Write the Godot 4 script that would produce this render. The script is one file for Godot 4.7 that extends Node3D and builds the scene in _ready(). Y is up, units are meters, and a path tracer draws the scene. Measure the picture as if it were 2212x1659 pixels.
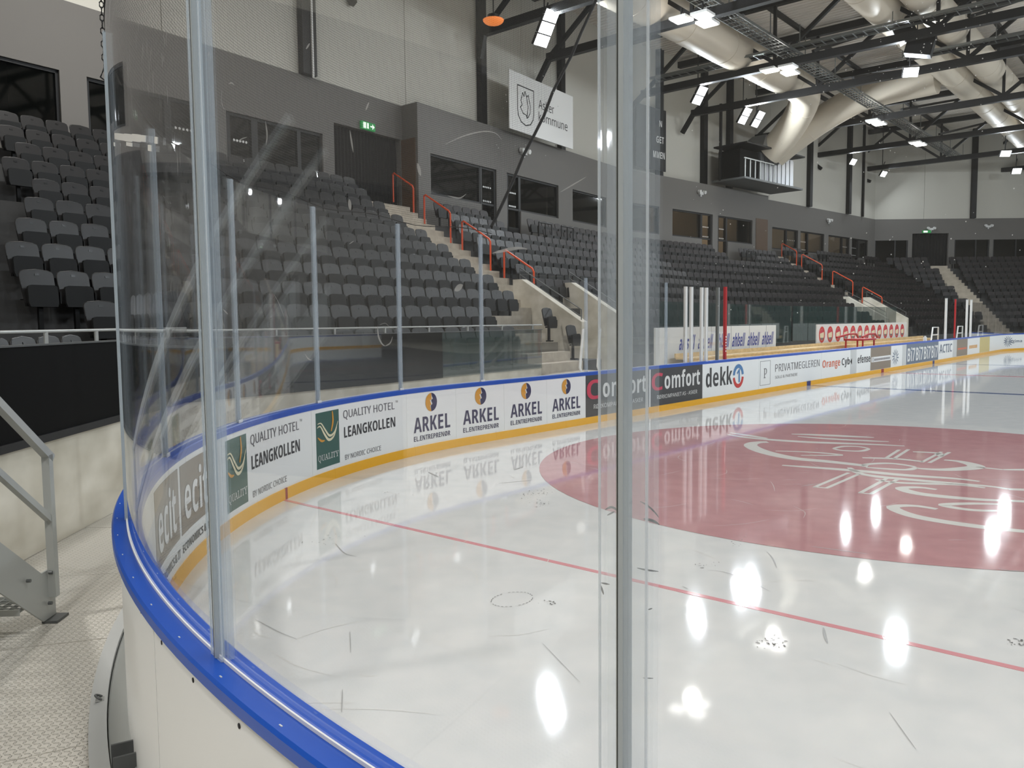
extends Node3D
# An ice rink seen over the corner boards. X runs along the rink, Z across it (0 at the far side boards), y is up, the ice is y = 0.

const BH := 0.994            # top of the boards
const L0 := 5.58             # straight part of the near end boards on the path
const RC := 8.4              # inner corner radius
const AL := 13.1947          # length of a corner arc
const SIDE := 43.4           # straight side between the corners
const SL := 0.108            # the stands open by this slope up to the kink
const KINK := 31.5
const TREAD := 0.757
const RISE := 0.442

var M := {}
var names := {}
var window_count := 0
var ordinals: Array = []
var rng := RandomNumberGenerator.new()
var sans: SystemFont
var bold: SystemFont
var serif: SystemFont


# ------------------------------------------------------------------ geometry
class Geo:
	var v := PackedVector3Array()
	var n := PackedVector3Array()
	var uv := PackedVector2Array()
	var ix := PackedInt32Array()

	func quad(a: Vector3, b: Vector3, c: Vector3, d: Vector3) -> void:
		var m := (b - a).cross(c - a)
		if m.length_squared() < 1e-16:
			m = (c - a).cross(d - a)
		m = m.normalized()
		quadn(a, b, c, d, m, m, m, m)

	func quadn(a: Vector3, b: Vector3, c: Vector3, d: Vector3, na: Vector3, nb: Vector3, nc: Vector3, nd: Vector3) -> void:
		var k := v.size()
		v.append_array([a, b, c, d])
		n.append_array([na, nb, nc, nd])
		uv.append_array([Vector2(0, 1), Vector2(1, 1), Vector2(1, 0), Vector2(0, 0)])
		ix.append_array([k, k + 2, k + 1, k, k + 3, k + 2])

	func tri(a: Vector3, b: Vector3, c: Vector3) -> void:
		var m := (b - a).cross(c - a).normalized()
		var k := v.size()
		v.append_array([a, b, c])
		n.append_array([m, m, m])
		uv.append_array([Vector2(0, 1), Vector2(1, 1), Vector2(1, 0)])
		ix.append_array([k, k + 2, k + 1])

	func box(c: Vector3, s: Vector3, b := Basis()) -> Geo:
		var x := b.x * s.x * 0.5
		var y := b.y * s.y * 0.5
		var z := b.z * s.z * (0.5 if b.determinant() > 0.0 else -0.5)
		quad(c - x - y + z, c + x - y + z, c + x + y + z, c - x + y + z)
		quad(c + x - y - z, c - x - y - z, c - x + y - z, c + x + y - z)
		quad(c + x - y + z, c + x - y - z, c + x + y - z, c + x + y + z)
		quad(c - x - y - z, c - x - y + z, c - x + y + z, c - x + y - z)
		quad(c - x + y + z, c + x + y + z, c + x + y - z, c - x + y - z)
		quad(c - x - y - z, c + x - y - z, c + x - y + z, c - x - y + z)
		return self

	func bar(a: Vector3, b: Vector3, w: float, h: float) -> Geo:
		# a box from a to b, w across (level) and h high
		var d := (b - a).normalized()
		var side := d.cross(Vector3.UP)
		side = Vector3.RIGHT if side.length() < 0.001 else side.normalized()
		var up := side.cross(d).normalized()
		return box((a + b) * 0.5, Vector3(w, h, (b - a).length()), Basis(side, up, -d))

	func tube(path: Array, r: float, sides := 8, caps := true) -> Geo:
		var rings := []
		var nrm := []
		for i in path.size():
			var d: Vector3 = (path[mini(i + 1, path.size() - 1)] - path[maxi(i - 1, 0)]).normalized()
			var s := d.cross(Vector3.UP)
			s = Vector3.RIGHT if s.length() < 0.05 else s.normalized()
			var u := s.cross(d).normalized()
			var ring := []
			var rn := []
			for k in sides:
				var a := TAU * k / sides
				var w := s * cos(a) + u * sin(a)
				rn.append(w)
				ring.append(path[i] + w * r)
			rings.append(ring)
			nrm.append(rn)
		for i in path.size() - 1:
			for k in sides:
				var j := (k + 1) % sides
				quadn(rings[i][j], rings[i][k], rings[i + 1][k], rings[i + 1][j], nrm[i][j], nrm[i][k], nrm[i + 1][k], nrm[i + 1][j])
		if caps:
			for k in range(1, sides - 1):
				tri(rings[0][0], rings[0][k], rings[0][k + 1])
				tri(rings[-1][0], rings[-1][k + 1], rings[-1][k])
		return self

	func prism(poly: PackedVector2Array, y0: float, y1: float) -> Geo:
		# a level outline (x, z) drawn up from y0 to y1
		if _area(poly) < 0.0:
			poly = poly.duplicate()
			poly.reverse()
		var t := Geometry2D.triangulate_polygon(poly)
		for i in range(0, t.size(), 3):
			var a := poly[t[i]]
			var b := poly[t[i + 1]]
			var c := poly[t[i + 2]]
			var flip := (b - a).cross(c - a) > 0.0
			var q := [a, c, b] if flip else [a, b, c]
			tri(Vector3(q[0].x, y1, q[0].y), Vector3(q[1].x, y1, q[1].y), Vector3(q[2].x, y1, q[2].y))
			tri(Vector3(q[0].x, y0, q[0].y), Vector3(q[2].x, y0, q[2].y), Vector3(q[1].x, y0, q[1].y))
		for i in poly.size():
			var a := poly[i]
			var b := poly[(i + 1) % poly.size()]
			quad(Vector3(b.x, y0, b.y), Vector3(a.x, y0, a.y), Vector3(a.x, y1, a.y), Vector3(b.x, y1, b.y))
		return self

	func plate(poly: PackedVector2Array, z0: float, z1: float, t := Transform3D()) -> Geo:
		# an upright outline (x, y) drawn from z0 to z1, then placed by t
		if _area(poly) < 0.0:
			poly = poly.duplicate()
			poly.reverse()
		var ti := Geometry2D.triangulate_polygon(poly)
		for i in range(0, ti.size(), 3):
			var a := poly[ti[i]]
			var b := poly[ti[i + 1]]
			var c := poly[ti[i + 2]]
			if (b - a).cross(c - a) < 0.0:
				var h := b
				b = c
				c = h
			tri(t * Vector3(a.x, a.y, z1), t * Vector3(b.x, b.y, z1), t * Vector3(c.x, c.y, z1))
			tri(t * Vector3(a.x, a.y, z0), t * Vector3(c.x, c.y, z0), t * Vector3(b.x, b.y, z0))
		for i in poly.size():
			var a := poly[i]
			var b := poly[(i + 1) % poly.size()]
			quad(t * Vector3(a.x, a.y, z1), t * Vector3(a.x, a.y, z0), t * Vector3(b.x, b.y, z0), t * Vector3(b.x, b.y, z1))
		return self

	func _area(poly: PackedVector2Array) -> float:
		var s := 0.0
		for i in poly.size():
			s += poly[i].cross(poly[(i + 1) % poly.size()])
		return s

	func sweep(pts: Array, outs: Array, prof: Array, caps := true) -> Geo:
		# prof: (outward, up) corners in counter-clockwise order
		var m := prof.size()
		for i in pts.size() - 1:
			for k in m:
				var p: Vector2 = prof[k]
				var q: Vector2 = prof[(k + 1) % m]
				var e := (q - p).normalized()
				var na: Vector3 = outs[i] * e.y - Vector3.UP * e.x
				var nb: Vector3 = outs[i + 1] * e.y - Vector3.UP * e.x
				quadn(pts[i] + outs[i] * p.x + Vector3.UP * p.y, pts[i] + outs[i] * q.x + Vector3.UP * q.y, pts[i + 1] + outs[i + 1] * q.x + Vector3.UP * q.y, pts[i + 1] + outs[i + 1] * p.x + Vector3.UP * p.y, na, na, nb, nb)
		if caps:
			var f := PackedVector2Array(prof)
			var t := Geometry2D.triangulate_polygon(f)
			for i in range(0, t.size(), 3):
				var w := []
				for j in 3:
					w.append(f[t[i + j]])
				if (w[1] - w[0]).cross(w[2] - w[0]) < 0.0:
					w = [w[0], w[2], w[1]]
				var s0 := []
				var s1 := []
				for j in 3:
					s0.append(pts[0] + outs[0] * w[j].x + Vector3.UP * w[j].y)
					s1.append(pts[-1] + outs[-1] * w[j].x + Vector3.UP * w[j].y)
				tri(s0[0], s0[2], s0[1])
				tri(s1[0], s1[1], s1[2])
		return self

	func disc(c: Vector3, x: Vector3, y: Vector3, sides := 16) -> Geo:
		for k in sides:
			var a := TAU * k / sides
			var b := TAU * (k + 1) / sides
			tri(c, c + x * cos(a) + y * sin(a), c + x * cos(b) + y * sin(b))
		return self

	func mesh() -> ArrayMesh:
		var a := []
		a.resize(Mesh.ARRAY_MAX)
		a[Mesh.ARRAY_VERTEX] = v
		a[Mesh.ARRAY_NORMAL] = n
		a[Mesh.ARRAY_TEX_UV] = uv
		a[Mesh.ARRAY_INDEX] = ix
		var r := ArrayMesh.new()
		r.add_surface_from_arrays(Mesh.PRIMITIVE_TRIANGLES, a)
		return r


# ------------------------------------------------------------------ naming
func numbered(called: String) -> String:
	var k: int = names.get(called, 0)
	names[called] = k + 1
	return called if k == 0 else "%s_%03d" % [called, k]


func tag(o: Node, label := "", category := "", group := "", kind := "") -> Node:
	if label:
		o.set_meta("label", label)
	if category:
		o.set_meta("category", category)
	if group:
		o.set_meta("group", group)
	if kind:
		o.set_meta("kind", kind)
	return o


func thing(called: String, label: String, category: String, at := Vector3.ZERO, turn := 0.0, group := "") -> Node3D:
	var o := Node3D.new()
	o.name = numbered(called)
	add_child(o)
	o.position = at
	o.rotation.y = turn
	tag(o, label, category, group)
	return o


func part(called: String, g: Geo, mat: Material, parent: Node, at := Vector3.ZERO) -> MeshInstance3D:
	return inst(called, g.mesh(), mat, parent, at)


func inst(called: String, mesh: Mesh, mat: Material, parent: Node, at := Vector3.ZERO) -> MeshInstance3D:
	var o := MeshInstance3D.new()
	o.name = numbered(called) if parent == self else called
	o.mesh = mesh
	o.material_override = mat
	o.position = at
	parent.add_child(o, true)
	return o


func structure(called: String, g: Geo, mat: Material, label := "") -> MeshInstance3D:
	var o := part(called, g, mat, self)
	tag(o, label, "", "", "structure")
	return o


func group_structure(called: String, label := "") -> Node3D:
	var o := Node3D.new()
	o.name = numbered(called)
	add_child(o)
	tag(o, label, "", "", "structure")
	return o


# ------------------------------------------------------------------ materials
func mat(called: String, c: Color, rough := 0.6, metal := 0.0, spec := 0.5) -> StandardMaterial3D:
	var m := StandardMaterial3D.new()
	m.resource_name = called
	m.albedo_color = c
	m.roughness = rough
	m.metallic = metal
	m.metallic_specular = spec
	M[called] = m
	return m


func glow(called: String, c: Color, e: float) -> StandardMaterial3D:
	var m := mat(called, c, 0.5)
	m.emission_enabled = true
	m.emission = c
	m.emission_energy_multiplier = e
	return m


func noise_tex(freq: float, lo: Color, hi: Color, size := 512, kind := FastNoiseLite.TYPE_SIMPLEX_SMOOTH, sd := 3) -> NoiseTexture2D:
	var f := FastNoiseLite.new()
	f.noise_type = kind
	f.frequency = freq
	f.seed = sd
	f.fractal_octaves = 4
	var t := NoiseTexture2D.new()
	t.width = size
	t.height = size
	t.seamless = true
	t.noise = f
	var g := Gradient.new()
	g.set_color(0, lo)
	g.set_color(1, hi)
	t.color_ramp = g
	return t


func textured(m: StandardMaterial3D, t: Texture2D, scale: float) -> void:
	m.albedo_texture = t
	m.uv1_triplanar = true
	m.uv1_world_triplanar = true
	m.uv1_scale = Vector3.ONE * scale


func tread_image() -> ImageTexture:
	var n := 128
	var im := Image.create(n, n, false, Image.FORMAT_RGB8)
	for y in n:
		for x in n:
			var h := 0.0
			for q in [[32, 32, 1], [96, 96, 1], [96, 32, -1], [32, 96, -1]]:
				var dx: float = fposmod(x - q[0] + 64, 128) - 64
				var dy: float = fposmod(y - q[1] + 64, 128) - 64
				var a: float = (dx + dy * q[2]) * 0.7071
				var b: float = (dx - dy * q[2]) * 0.7071
				h = maxf(h, clampf(1.25 - sqrt(pow(a / 34.0, 2) + pow(b / 13.0, 2)) * 1.25, 0, 1))
			h = smoothstep(0.0, 0.6, h)
			im.set_pixel(x, y, Color(h, h, h))
	return ImageTexture.create_from_image(im)


func make_materials() -> void:
	var m := mat("ice", Color(0.90, 0.897, 0.90), 0.052, 0.0, 0.42)
	textured(m, noise_tex(0.012, Color(0.955, 0.965, 0.96), Color(1, 1, 0.99), 1024, FastNoiseLite.TYPE_SIMPLEX_SMOOTH, 11), 0.22)
	m.roughness_texture = noise_tex(0.03, Color(0.9, 0.9, 0.9), Color(1, 1, 1), 512, FastNoiseLite.TYPE_SIMPLEX_SMOOTH, 5)
	mat("ice_red", Color(0.79, 0.575, 0.59), 0.055, 0.0, 0.42)
	textured(M.ice_red, noise_tex(0.02, Color(0.93, 0.91, 0.93), Color(1, 1, 1), 512, FastNoiseLite.TYPE_SIMPLEX_SMOOTH, 17), 0.3)
	mat("ice_white", Color(0.90, 0.89, 0.87), 0.055, 0.0, 0.42)
	mat("ice_line", Color(0.87, 0.58, 0.61), 0.055, 0.0, 0.42)
	mat("ice_blue", Color(0.35, 0.42, 0.58), 0.055, 0.0, 0.42)
	mat("skate_mark", Color(0.60, 0.60, 0.60), 0.5)
	mat("puck_mark", Color(0.16, 0.15, 0.16), 0.6)
	mat("board_white", Color(0.94, 0.945, 0.94), 0.32)
	mat("board_blue", Color(0.05, 0.31, 0.72), 0.28)
	mat("kick_yellow", Color(0.95, 0.70, 0.06), 0.32)
	mat("seam", Color(0.45, 0.45, 0.46), 0.7)
	mat("mark_red", Color(0.62, 0.12, 0.12), 0.4)
	mat("mark_blue", Color(0.12, 0.16, 0.45), 0.4)
	mat("ad_navy", Color(0.16, 0.16, 0.33), 0.45)
	mat("ad_dark", Color(0.20, 0.20, 0.22), 0.45)
	mat("ad_mid", Color(0.46, 0.45, 0.46), 0.45)
	mat("ad_thin", Color(0.38, 0.37, 0.40), 0.45)
	mat("ad_green", Color(0.18, 0.36, 0.33), 0.35)
	mat("ad_gold", Color(0.85, 0.60, 0.20), 0.4)
	mat("ad_cream", Color(0.90, 0.87, 0.74), 0.4)
	mat("ad_orange", Color(0.88, 0.55, 0.32), 0.4)
	mat("ad_brown", Color(0.55, 0.50, 0.44), 0.4)
	mat("ad_charcoal", Color(0.24, 0.24, 0.25), 0.4)
	mat("ad_pink", Color(0.80, 0.22, 0.33), 0.4)
	mat("ad_red", Color(0.80, 0.22, 0.20), 0.4)
	mat("ad_sky", Color(0.30, 0.50, 0.70), 0.4)
	mat("ad_slate", Color(0.42, 0.47, 0.54), 0.4)
	mat("ad_salmon", Color(0.85, 0.42, 0.30), 0.4)
	mat("ad_straw", Color(0.83, 0.76, 0.50), 0.4)
	mat("ad_blue", Color(0.15, 0.22, 0.60), 0.4)
	mat("white_paint", Color(0.90, 0.90, 0.89), 0.4)
	var gl := mat("glass", Color(0.80, 0.82, 0.82, 0.009), 0.02)
	gl.transparency = BaseMaterial3D.TRANSPARENCY_ALPHA
	var gt := mat("glass_tinted", Color(0.20, 0.30, 0.29, 0.34), 0.03)
	gt.transparency = BaseMaterial3D.TRANSPARENCY_ALPHA
	var gw := mat("window_glass", Color(0.05, 0.06, 0.06, 0.35), 0.03)
	gw.transparency = BaseMaterial3D.TRANSPARENCY_ALPHA
	var ac := mat("acrylic", Color(0.86, 0.91, 0.95, 0.10), 0.04)
	ac.transparency = BaseMaterial3D.TRANSPARENCY_ALPHA
	var al := mat("acrylic_lip", Color(0.88, 0.91, 0.94, 0.45), 0.3)
	al.transparency = BaseMaterial3D.TRANSPARENCY_ALPHA
	var ap := mat("acrylic_post", Color(0.78, 0.84, 0.89, 0.30), 0.3)
	ap.transparency = BaseMaterial3D.TRANSPARENCY_ALPHA
	mat("post_core", Color(0.66, 0.69, 0.71), 0.35)
	mat("seal", Color(0.93, 0.93, 0.92), 0.4)
	mat("alu", Color(0.86, 0.87, 0.87), 0.35, 0.3)
	mat("galvanised", Color(0.70, 0.71, 0.70), 0.45, 0.25)
	mat("steel_dark", Color(0.40, 0.41, 0.41), 0.45, 0.5)
	var tr := mat("tread_plate", Color(0.72, 0.70, 0.66), 0.42, 0.55)
	textured(tr, noise_tex(0.02, Color(0.78, 0.77, 0.75), Color(1, 1, 1), 512, FastNoiseLite.TYPE_SIMPLEX_SMOOTH, 8), 0.6)
	var tp := mat("tread_plate_sheet", Color(0.86, 0.845, 0.81), 0.42, 0.1)
	tp.heightmap_enabled = true
	tp.heightmap_texture = tread_image()
	tp.heightmap_scale = 1.0
	tp.uv1_triplanar = true
	tp.uv1_world_triplanar = true
	tp.uv1_scale = Vector3.ONE * 16.0
	var co := mat("concrete", Color(0.92, 0.90, 0.85), 0.8)
	textured(co, noise_tex(0.008, Color(0.80, 0.79, 0.76), Color(1, 1, 1), 512, FastNoiseLite.TYPE_SIMPLEX_SMOOTH, 21), 0.35)
	var cs := mat("concrete_step", Color(0.30, 0.30, 0.30), 0.85)
	textured(cs, noise_tex(0.02, Color(0.8, 0.8, 0.8), Color(1, 1, 1), 256, FastNoiseLite.TYPE_SIMPLEX_SMOOTH, 4), 0.4)
	var ss := mat("concrete_stair", Color(0.76, 0.72, 0.66), 0.8)
	textured(ss, noise_tex(0.02, Color(0.86, 0.86, 0.85), Color(1, 1, 1), 256, FastNoiseLite.TYPE_SIMPLEX_SMOOTH, 9), 0.6)
	mat("fascia_black", Color(0.055, 0.055, 0.055), 0.65, 0.0, 0.2)
	mat("seat_back", Color(0.16, 0.157, 0.157), 0.34, 0.0, 0.42)
	mat("seat_pan", Color(0.125, 0.127, 0.127), 0.42, 0.0, 0.3)
	mat("seat_far", Color(0.155, 0.135, 0.137), 0.42, 0.0, 0.35)
	mat("seat_metal", Color(0.06, 0.06, 0.06), 0.5, 0.3)
	mat("seat_plate", Color(0.08, 0.08, 0.08), 0.3)
	mat("wall_band", Color(0.44, 0.43, 0.415), 0.75)
	mat("wall_upper", Color(0.79, 0.78, 0.74), 0.7)
	mat("black_steel", Color(0.055, 0.055, 0.06), 0.5, 0.2)
	mat("curtain", Color(0.03, 0.03, 0.035), 0.9)
	mat("frame_black", Color(0.04, 0.04, 0.045), 0.5)
	mat("brown_panel", Color(0.36, 0.28, 0.21), 0.6)
	mat("room_wall", Color(0.60, 0.57, 0.52), 0.8)
	mat("deck", Color(0.88, 0.85, 0.81), 0.5, 0.0)
	mat("duct", Color(0.84, 0.80, 0.73), 0.55)
	mat("tray", Color(0.48, 0.49, 0.48), 0.4, 0.6)
	mat("ahu", Color(0.55, 0.56, 0.57), 0.3, 0.7)
	mat("orange_paint", Color(0.86, 0.30, 0.10), 0.4)
	mat("net", Color(0.03, 0.03, 0.03), 0.8)
	mat("wood", Color(0.92, 0.81, 0.61), 0.5)
	textured(M.wood, noise_tex(0.03, Color(0.85, 0.83, 0.8), Color(1, 1, 1), 256, FastNoiseLite.TYPE_SIMPLEX_SMOOTH, 2), 0.5)
	mat("red_paint", Color(0.70, 0.08, 0.12), 0.4)
	mat("speaker_black", Color(0.03, 0.03, 0.03), 0.6)
	mat("scuff", Color(0.80, 0.80, 0.80), 0.8)
	var sf := mat("scuff_film", Color(0.82, 0.82, 0.82, 0.42), 0.8)
	sf.transparency = BaseMaterial3D.TRANSPARENCY_ALPHA
	mat("hall_grey", Color(0.36, 0.35, 0.34), 0.8)
	mat("print_black", Color(0.06, 0.06, 0.07), 0.6)
	glow("lamp_white", Color(1.0, 0.99, 0.97), 9.0)
	glow("flood_white", Color(0.98, 0.99, 1.0), 16.0)
	glow("lamp_orange", Color(1.0, 0.56, 0.27), 1.1)
	glow("lamp_warm", Color(1.0, 0.86, 0.68), 4.0)
	glow("sign_green", Color(0.08, 0.55, 0.25), 0.8)
	glow("sign_white", Color(0.95, 1.0, 0.95), 1.4)


# ------------------------------------------------------------------ the path of the boards
func bp(s: float) -> Array:
	# [point on the inner face at ice level, outward direction]
	if s < L0:
		return [Vector3(-0.1, 0, 8.42 + L0 - s), Vector3(-1, 0, 0)]
	s -= L0
	if s < AL:
		var a := s / RC
		var o := Vector3(-cos(a), 0, -sin(a))
		return [Vector3(8.3, 0, 8.42) + o * RC, o]
	s -= AL
	if s < SIDE:
		return [Vector3(8.3 + s, 0, 0.02), Vector3(0, 0, -1)]
	s -= SIDE
	if s < AL:
		var b := s / RC
		var q := Vector3(sin(b), 0, -cos(b))
		return [Vector3(51.7, 0, 8.42) + q * RC, q]
	s -= AL
	return [Vector3(60.1, 0, 8.42 + s), Vector3(1, 0, 0)]


func run(s0: float, s1: float, step := 0.2) -> Array:
	var pts := []
	var outs := []
	var curved := (s0 < L0 + AL and s1 > L0) or s1 > L0 + AL + SIDE
	var k := maxi(1, int(ceil((s1 - s0) / (step if curved else 4.0))))
	for i in k + 1:
		var a := bp(lerpf(s0, s1, float(i) / k))
		pts.append(a[0])
		outs.append(a[1])
	return [pts, outs]


func along(g: Geo, s0: float, s1: float, o0: float, o1: float, y0: float, y1: float, step := 0.2) -> Geo:
	var r := run(s0, s1, step)
	return g.sweep(r[0], r[1], [Vector2(o0, y0), Vector2(o1, y0), Vector2(o1, y1), Vector2(o0, y1)])


func on_board(s: float, y: float, off := -0.006) -> Vector3:
	var a := bp(s)
	return a[0] + a[1] * off + Vector3.UP * y


# ------------------------------------------------------------------ lettering
func letters(txt: String, font: Font, put: Callable, normal: Callable, w: float, h: float, g: Geo = null) -> Geo:
	# flat letters stretched to w by h; put(x, y) places a point
	if g == null:
		g = Geo.new()
	var t := TextMesh.new()
	t.text = txt
	t.font = font
	t.font_size = 48
	t.pixel_size = 0.01
	t.depth = 0.0
	t.curve_step = 2.0
	var a := t.get_mesh_arrays()
	var v: PackedVector3Array = a[Mesh.ARRAY_VERTEX]
	var ix = a[Mesh.ARRAY_INDEX]
	var lo := Vector2(1e9, 1e9)
	var hi := Vector2(-1e9, -1e9)
	for p in v:
		lo = lo.min(Vector2(p.x, p.y))
		hi = hi.max(Vector2(p.x, p.y))
	var idx: PackedInt32Array = ix if ix != null else PackedInt32Array(range(v.size()))
	var base := g.v.size()
	for p in v:
		var q := Vector2((p.x - lo.x) / (hi.x - lo.x) * w, (p.y - lo.y) / (hi.y - lo.y) * h)
		g.v.append(put.call(q.x, q.y))
		g.n.append(normal.call(q.x, q.y))
		g.uv.append(q)
	for i in range(0, idx.size(), 3):
		var fa := g.v[base + idx[i]]
		var fb := g.v[base + idx[i + 1]]
		var fc := g.v[base + idx[i + 2]]
		var face := (fc - fa).cross(fb - fa)
		if face.dot(g.n[base + idx[i]]) >= 0.0:
			g.ix.append_array([base + idx[i], base + idx[i + 1], base + idx[i + 2]])
		else:
			g.ix.append_array([base + idx[i], base + idx[i + 2], base + idx[i + 1]])
	return g


func board_text(txt: String, font: Font, s0: float, s1: float, y0: float, y1: float, m: Material, parent: Node, off := -0.008, called := "lettering") -> void:
	var g := letters(txt, font, func(x, y): return on_board(s0 + x, y0 + y, off), func(x, _y): return -bp(s0 + x)[1], s1 - s0, y1 - y0)
	part(called, g, m, parent)


func board_patch(s0: float, s1: float, y0: float, y1: float, m: Material, parent: Node, called := "print_field", o := -0.004) -> MeshInstance3D:
	var g := Geo.new()
	along(g, s0, s1, o, 0.0, y0, y1, 0.15)
	return part(called, g, m, parent)


func board_shape(poly: Array, m: Material, parent: Node, called := "print_mark", off := -0.009) -> void:
	# a filled outline in (s, y) on the board
	var f := PackedVector2Array(poly)
	var t := Geometry2D.triangulate_polygon(f)
	var g := Geo.new()
	for i in range(0, t.size(), 3):
		var a := on_board(f[t[i]].x, f[t[i]].y, off)
		var b := on_board(f[t[i + 1]].x, f[t[i + 1]].y, off)
		var c := on_board(f[t[i + 2]].x, f[t[i + 2]].y, off)
		if (b - a).cross(c - a).dot(bp(f[t[i]].x)[1]) > 0.0:
			g.tri(a, c, b)
		else:
			g.tri(a, b, c)
	part(called, g, m, parent)


func stroke2(pts: Array, w0: float, w1: float) -> Array:
	# outline of a brush stroke through 2D points, w0 wide at its ends and w1 in the middle
	var c := Curve2D.new()
	for i in pts.size():
		var a: Vector2 = pts[maxi(i - 1, 0)]
		var b: Vector2 = pts[mini(i + 1, pts.size() - 1)]
		c.add_point(pts[i], -(b - a) / 6.0, (b - a) / 6.0)
	var n := 24
	var left := []
	var right := []
	for i in n + 1:
		var f := float(i) / n
		var p := c.sample_baked(f * c.get_baked_length(), true)
		var d := (c.sample_baked(minf(f + 0.01, 1.0) * c.get_baked_length(), true) - c.sample_baked(maxf(f - 0.01, 0.0) * c.get_baked_length(), true)).normalized()
		var w := lerpf(w0, w1, sin(PI * f)) * 0.5
		left.append(p + d.orthogonal() * w)
		right.append(p - d.orthogonal() * w)
	return [left, right]


func flat_stroke(g: Geo, pts: Array, w0: float, w1: float, y: float) -> void:
	# the stroke lies on the level at height y; points are (x, z)
	var s := stroke2(pts, w0, w1)
	var l: Array = s[0]
	var r: Array = s[1]
	for i in l.size() - 1:
		var a := Vector3(l[i].x, y, l[i].y)
		var b := Vector3(r[i].x, y, r[i].y)
		var c := Vector3(r[i + 1].x, y, r[i + 1].y)
		var d := Vector3(l[i + 1].x, y, l[i + 1].y)
		if (b - a).cross(c - a).y > 0.0:
			g.quad(a, b, c, d)
		else:
			g.quad(a, d, c, b)


func board_stroke(g: Geo, pts: Array, w0: float, w1: float, off := -0.009) -> void:
	var s := stroke2(pts, w0, w1)
	var l: Array = s[0]
	var r: Array = s[1]
	for i in l.size() - 1:
		var a := on_board(l[i].x, l[i].y, off)
		var b := on_board(r[i].x, r[i].y, off)
		var c := on_board(r[i + 1].x, r[i + 1].y, off)
		var d := on_board(l[i + 1].x, l[i + 1].y, off)
		if (b - a).cross(c - a).dot(bp(l[i].x)[1]) < 0.0:
			g.quad(a, b, c, d)
		else:
			g.quad(a, d, c, b)


# ------------------------------------------------------------------ stands: lines of rows
func row_v(u: float, k: float) -> float:
	# line of the seat tops of row k
	return -2.274 - SL * (u if u < KINK else 2.0 * KINK - u) - TREAD * k


func floor_y(k: float) -> float:
	return 1.45 + RISE * k


func wall_v(u: float, v0: float) -> float:
	return v0 - SL * (u if u < KINK else 2.0 * KINK - u)


func slab(g: Geo, u0: float, u1: float, f0: float, f1: float, y0: float, y1: float) -> Geo:
	# a block along the stands between the lines v = f0 - slope and v = f1 - slope (f0 nearer the rink)
	var a := PackedVector2Array([Vector2(u0, wall_v(u0, f0)), Vector2(u1, wall_v(u1, f0)), Vector2(u1, wall_v(u1, f1)), Vector2(u0, wall_v(u0, f1))])
	return g.prism(a, y0, y1)


func turn_at(u: float) -> float:
	return atan(SL) if u < KINK else -atan(SL)


func _ready() -> void:
	rng.seed = 20
	# ---- camera, surroundings, exposure
	var cam := Camera3D.new()
	cam.name = "camera"
	add_child(cam)
	cam.position = Vector3(-1.23876, 1.97357, 9.0511)
	var yaw := 0.706281
	var pitch := 0.0762141
	var roll := -0.00959456
	var fwd := Vector3(cos(yaw) * cos(pitch), -sin(pitch), -sin(yaw) * cos(pitch))
	var rt := fwd.cross(Vector3.UP).normalized()
	var up := rt.cross(fwd)
	cam.basis = Basis(cos(roll) * rt + sin(roll) * up, -sin(roll) * rt + cos(roll) * up, -fwd)
	cam.fov = rad_to_deg(2.0 * atan(829.5 / 1771.52))
	cam.near = 0.05
	cam.far = 300.0
	cam.current = true
	var we := WorldEnvironment.new()
	we.name = "environment"
	var env := Environment.new()
	env.background_mode = Environment.BG_COLOR
	env.background_color = Color(0.02, 0.02, 0.022)
	env.tonemap_mode = Environment.TONE_MAPPER_LINEAR
	env.tonemap_exposure = 0.6
	env.sdfgi_enabled = true
	env.ssao_enabled = true
	env.ssil_enabled = true
	we.environment = env
	add_child(we)

	make_materials()
	sans = SystemFont.new()
	sans.font_names = PackedStringArray(["Droid Sans"])
	bold = SystemFont.new()
	bold.font_names = PackedStringArray(["Droid Sans"])
	bold.font_weight = 700
	serif = SystemFont.new()
	serif.font_names = PackedStringArray(["Droid Serif"])

	build_lamps()
	build_shell()
	build_ice()
	build_boards()
	build_stands()
	build_walls()
	build_roof()
	build_seats()
	build_glass()
	build_corridor()
	build_bench()
	build_details()


# ------------------------------------------------------------------ lamps
func lamp_group(at: Vector3, spots: Array, label: String, energy := 1.3, down := false) -> void:
	# square ceiling panels hung in a cluster, shining down
	var t := thing("ceiling_lamp", label, "lamp", at)
	for q in spots:
		var c := Vector3(q[0], 0, q[1])
		var h := Geo.new()
		h.box(c + Vector3(0, 0.05, 0), Vector3(0.62, 0.08, 0.62))
		part("housing", h, M.white_paint, t)
		var f := Geo.new()
		f.box(c, Vector3(0.54, 0.02, 0.54))
		part("lamp_panel", f, M.lamp_white, t)
		part("hanger", Geo.new().box(c + Vector3(0, 0.25, 0), Vector3(0.05, 0.36, 0.05)), M.black_steel, t)
	if down:
		var al := AreaLight3D.new()
		al.name = "lamp_light"
		al.area_size = Vector2(1.2, 0.8)
		al.light_color = Color(1.0, 0.99, 0.97)
		al.light_energy = energy * spots.size()
		al.shadow_enabled = true
		al.set("area_range", 90.0)
		al.rotation.x = -PI / 2
		al.position.y = -0.03
		t.add_child(al, true)
		return
	var l := OmniLight3D.new()
	l.name = "lamp_light"
	l.light_color = Color(1.0, 0.99, 0.97)
	l.light_energy = energy * spots.size()
	l.light_size = 0.3
	l.omni_range = 90.0
	l.omni_attenuation = 2.0
	l.shadow_enabled = true
	l.position.y = -0.32
	t.add_child(l, true)


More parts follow.
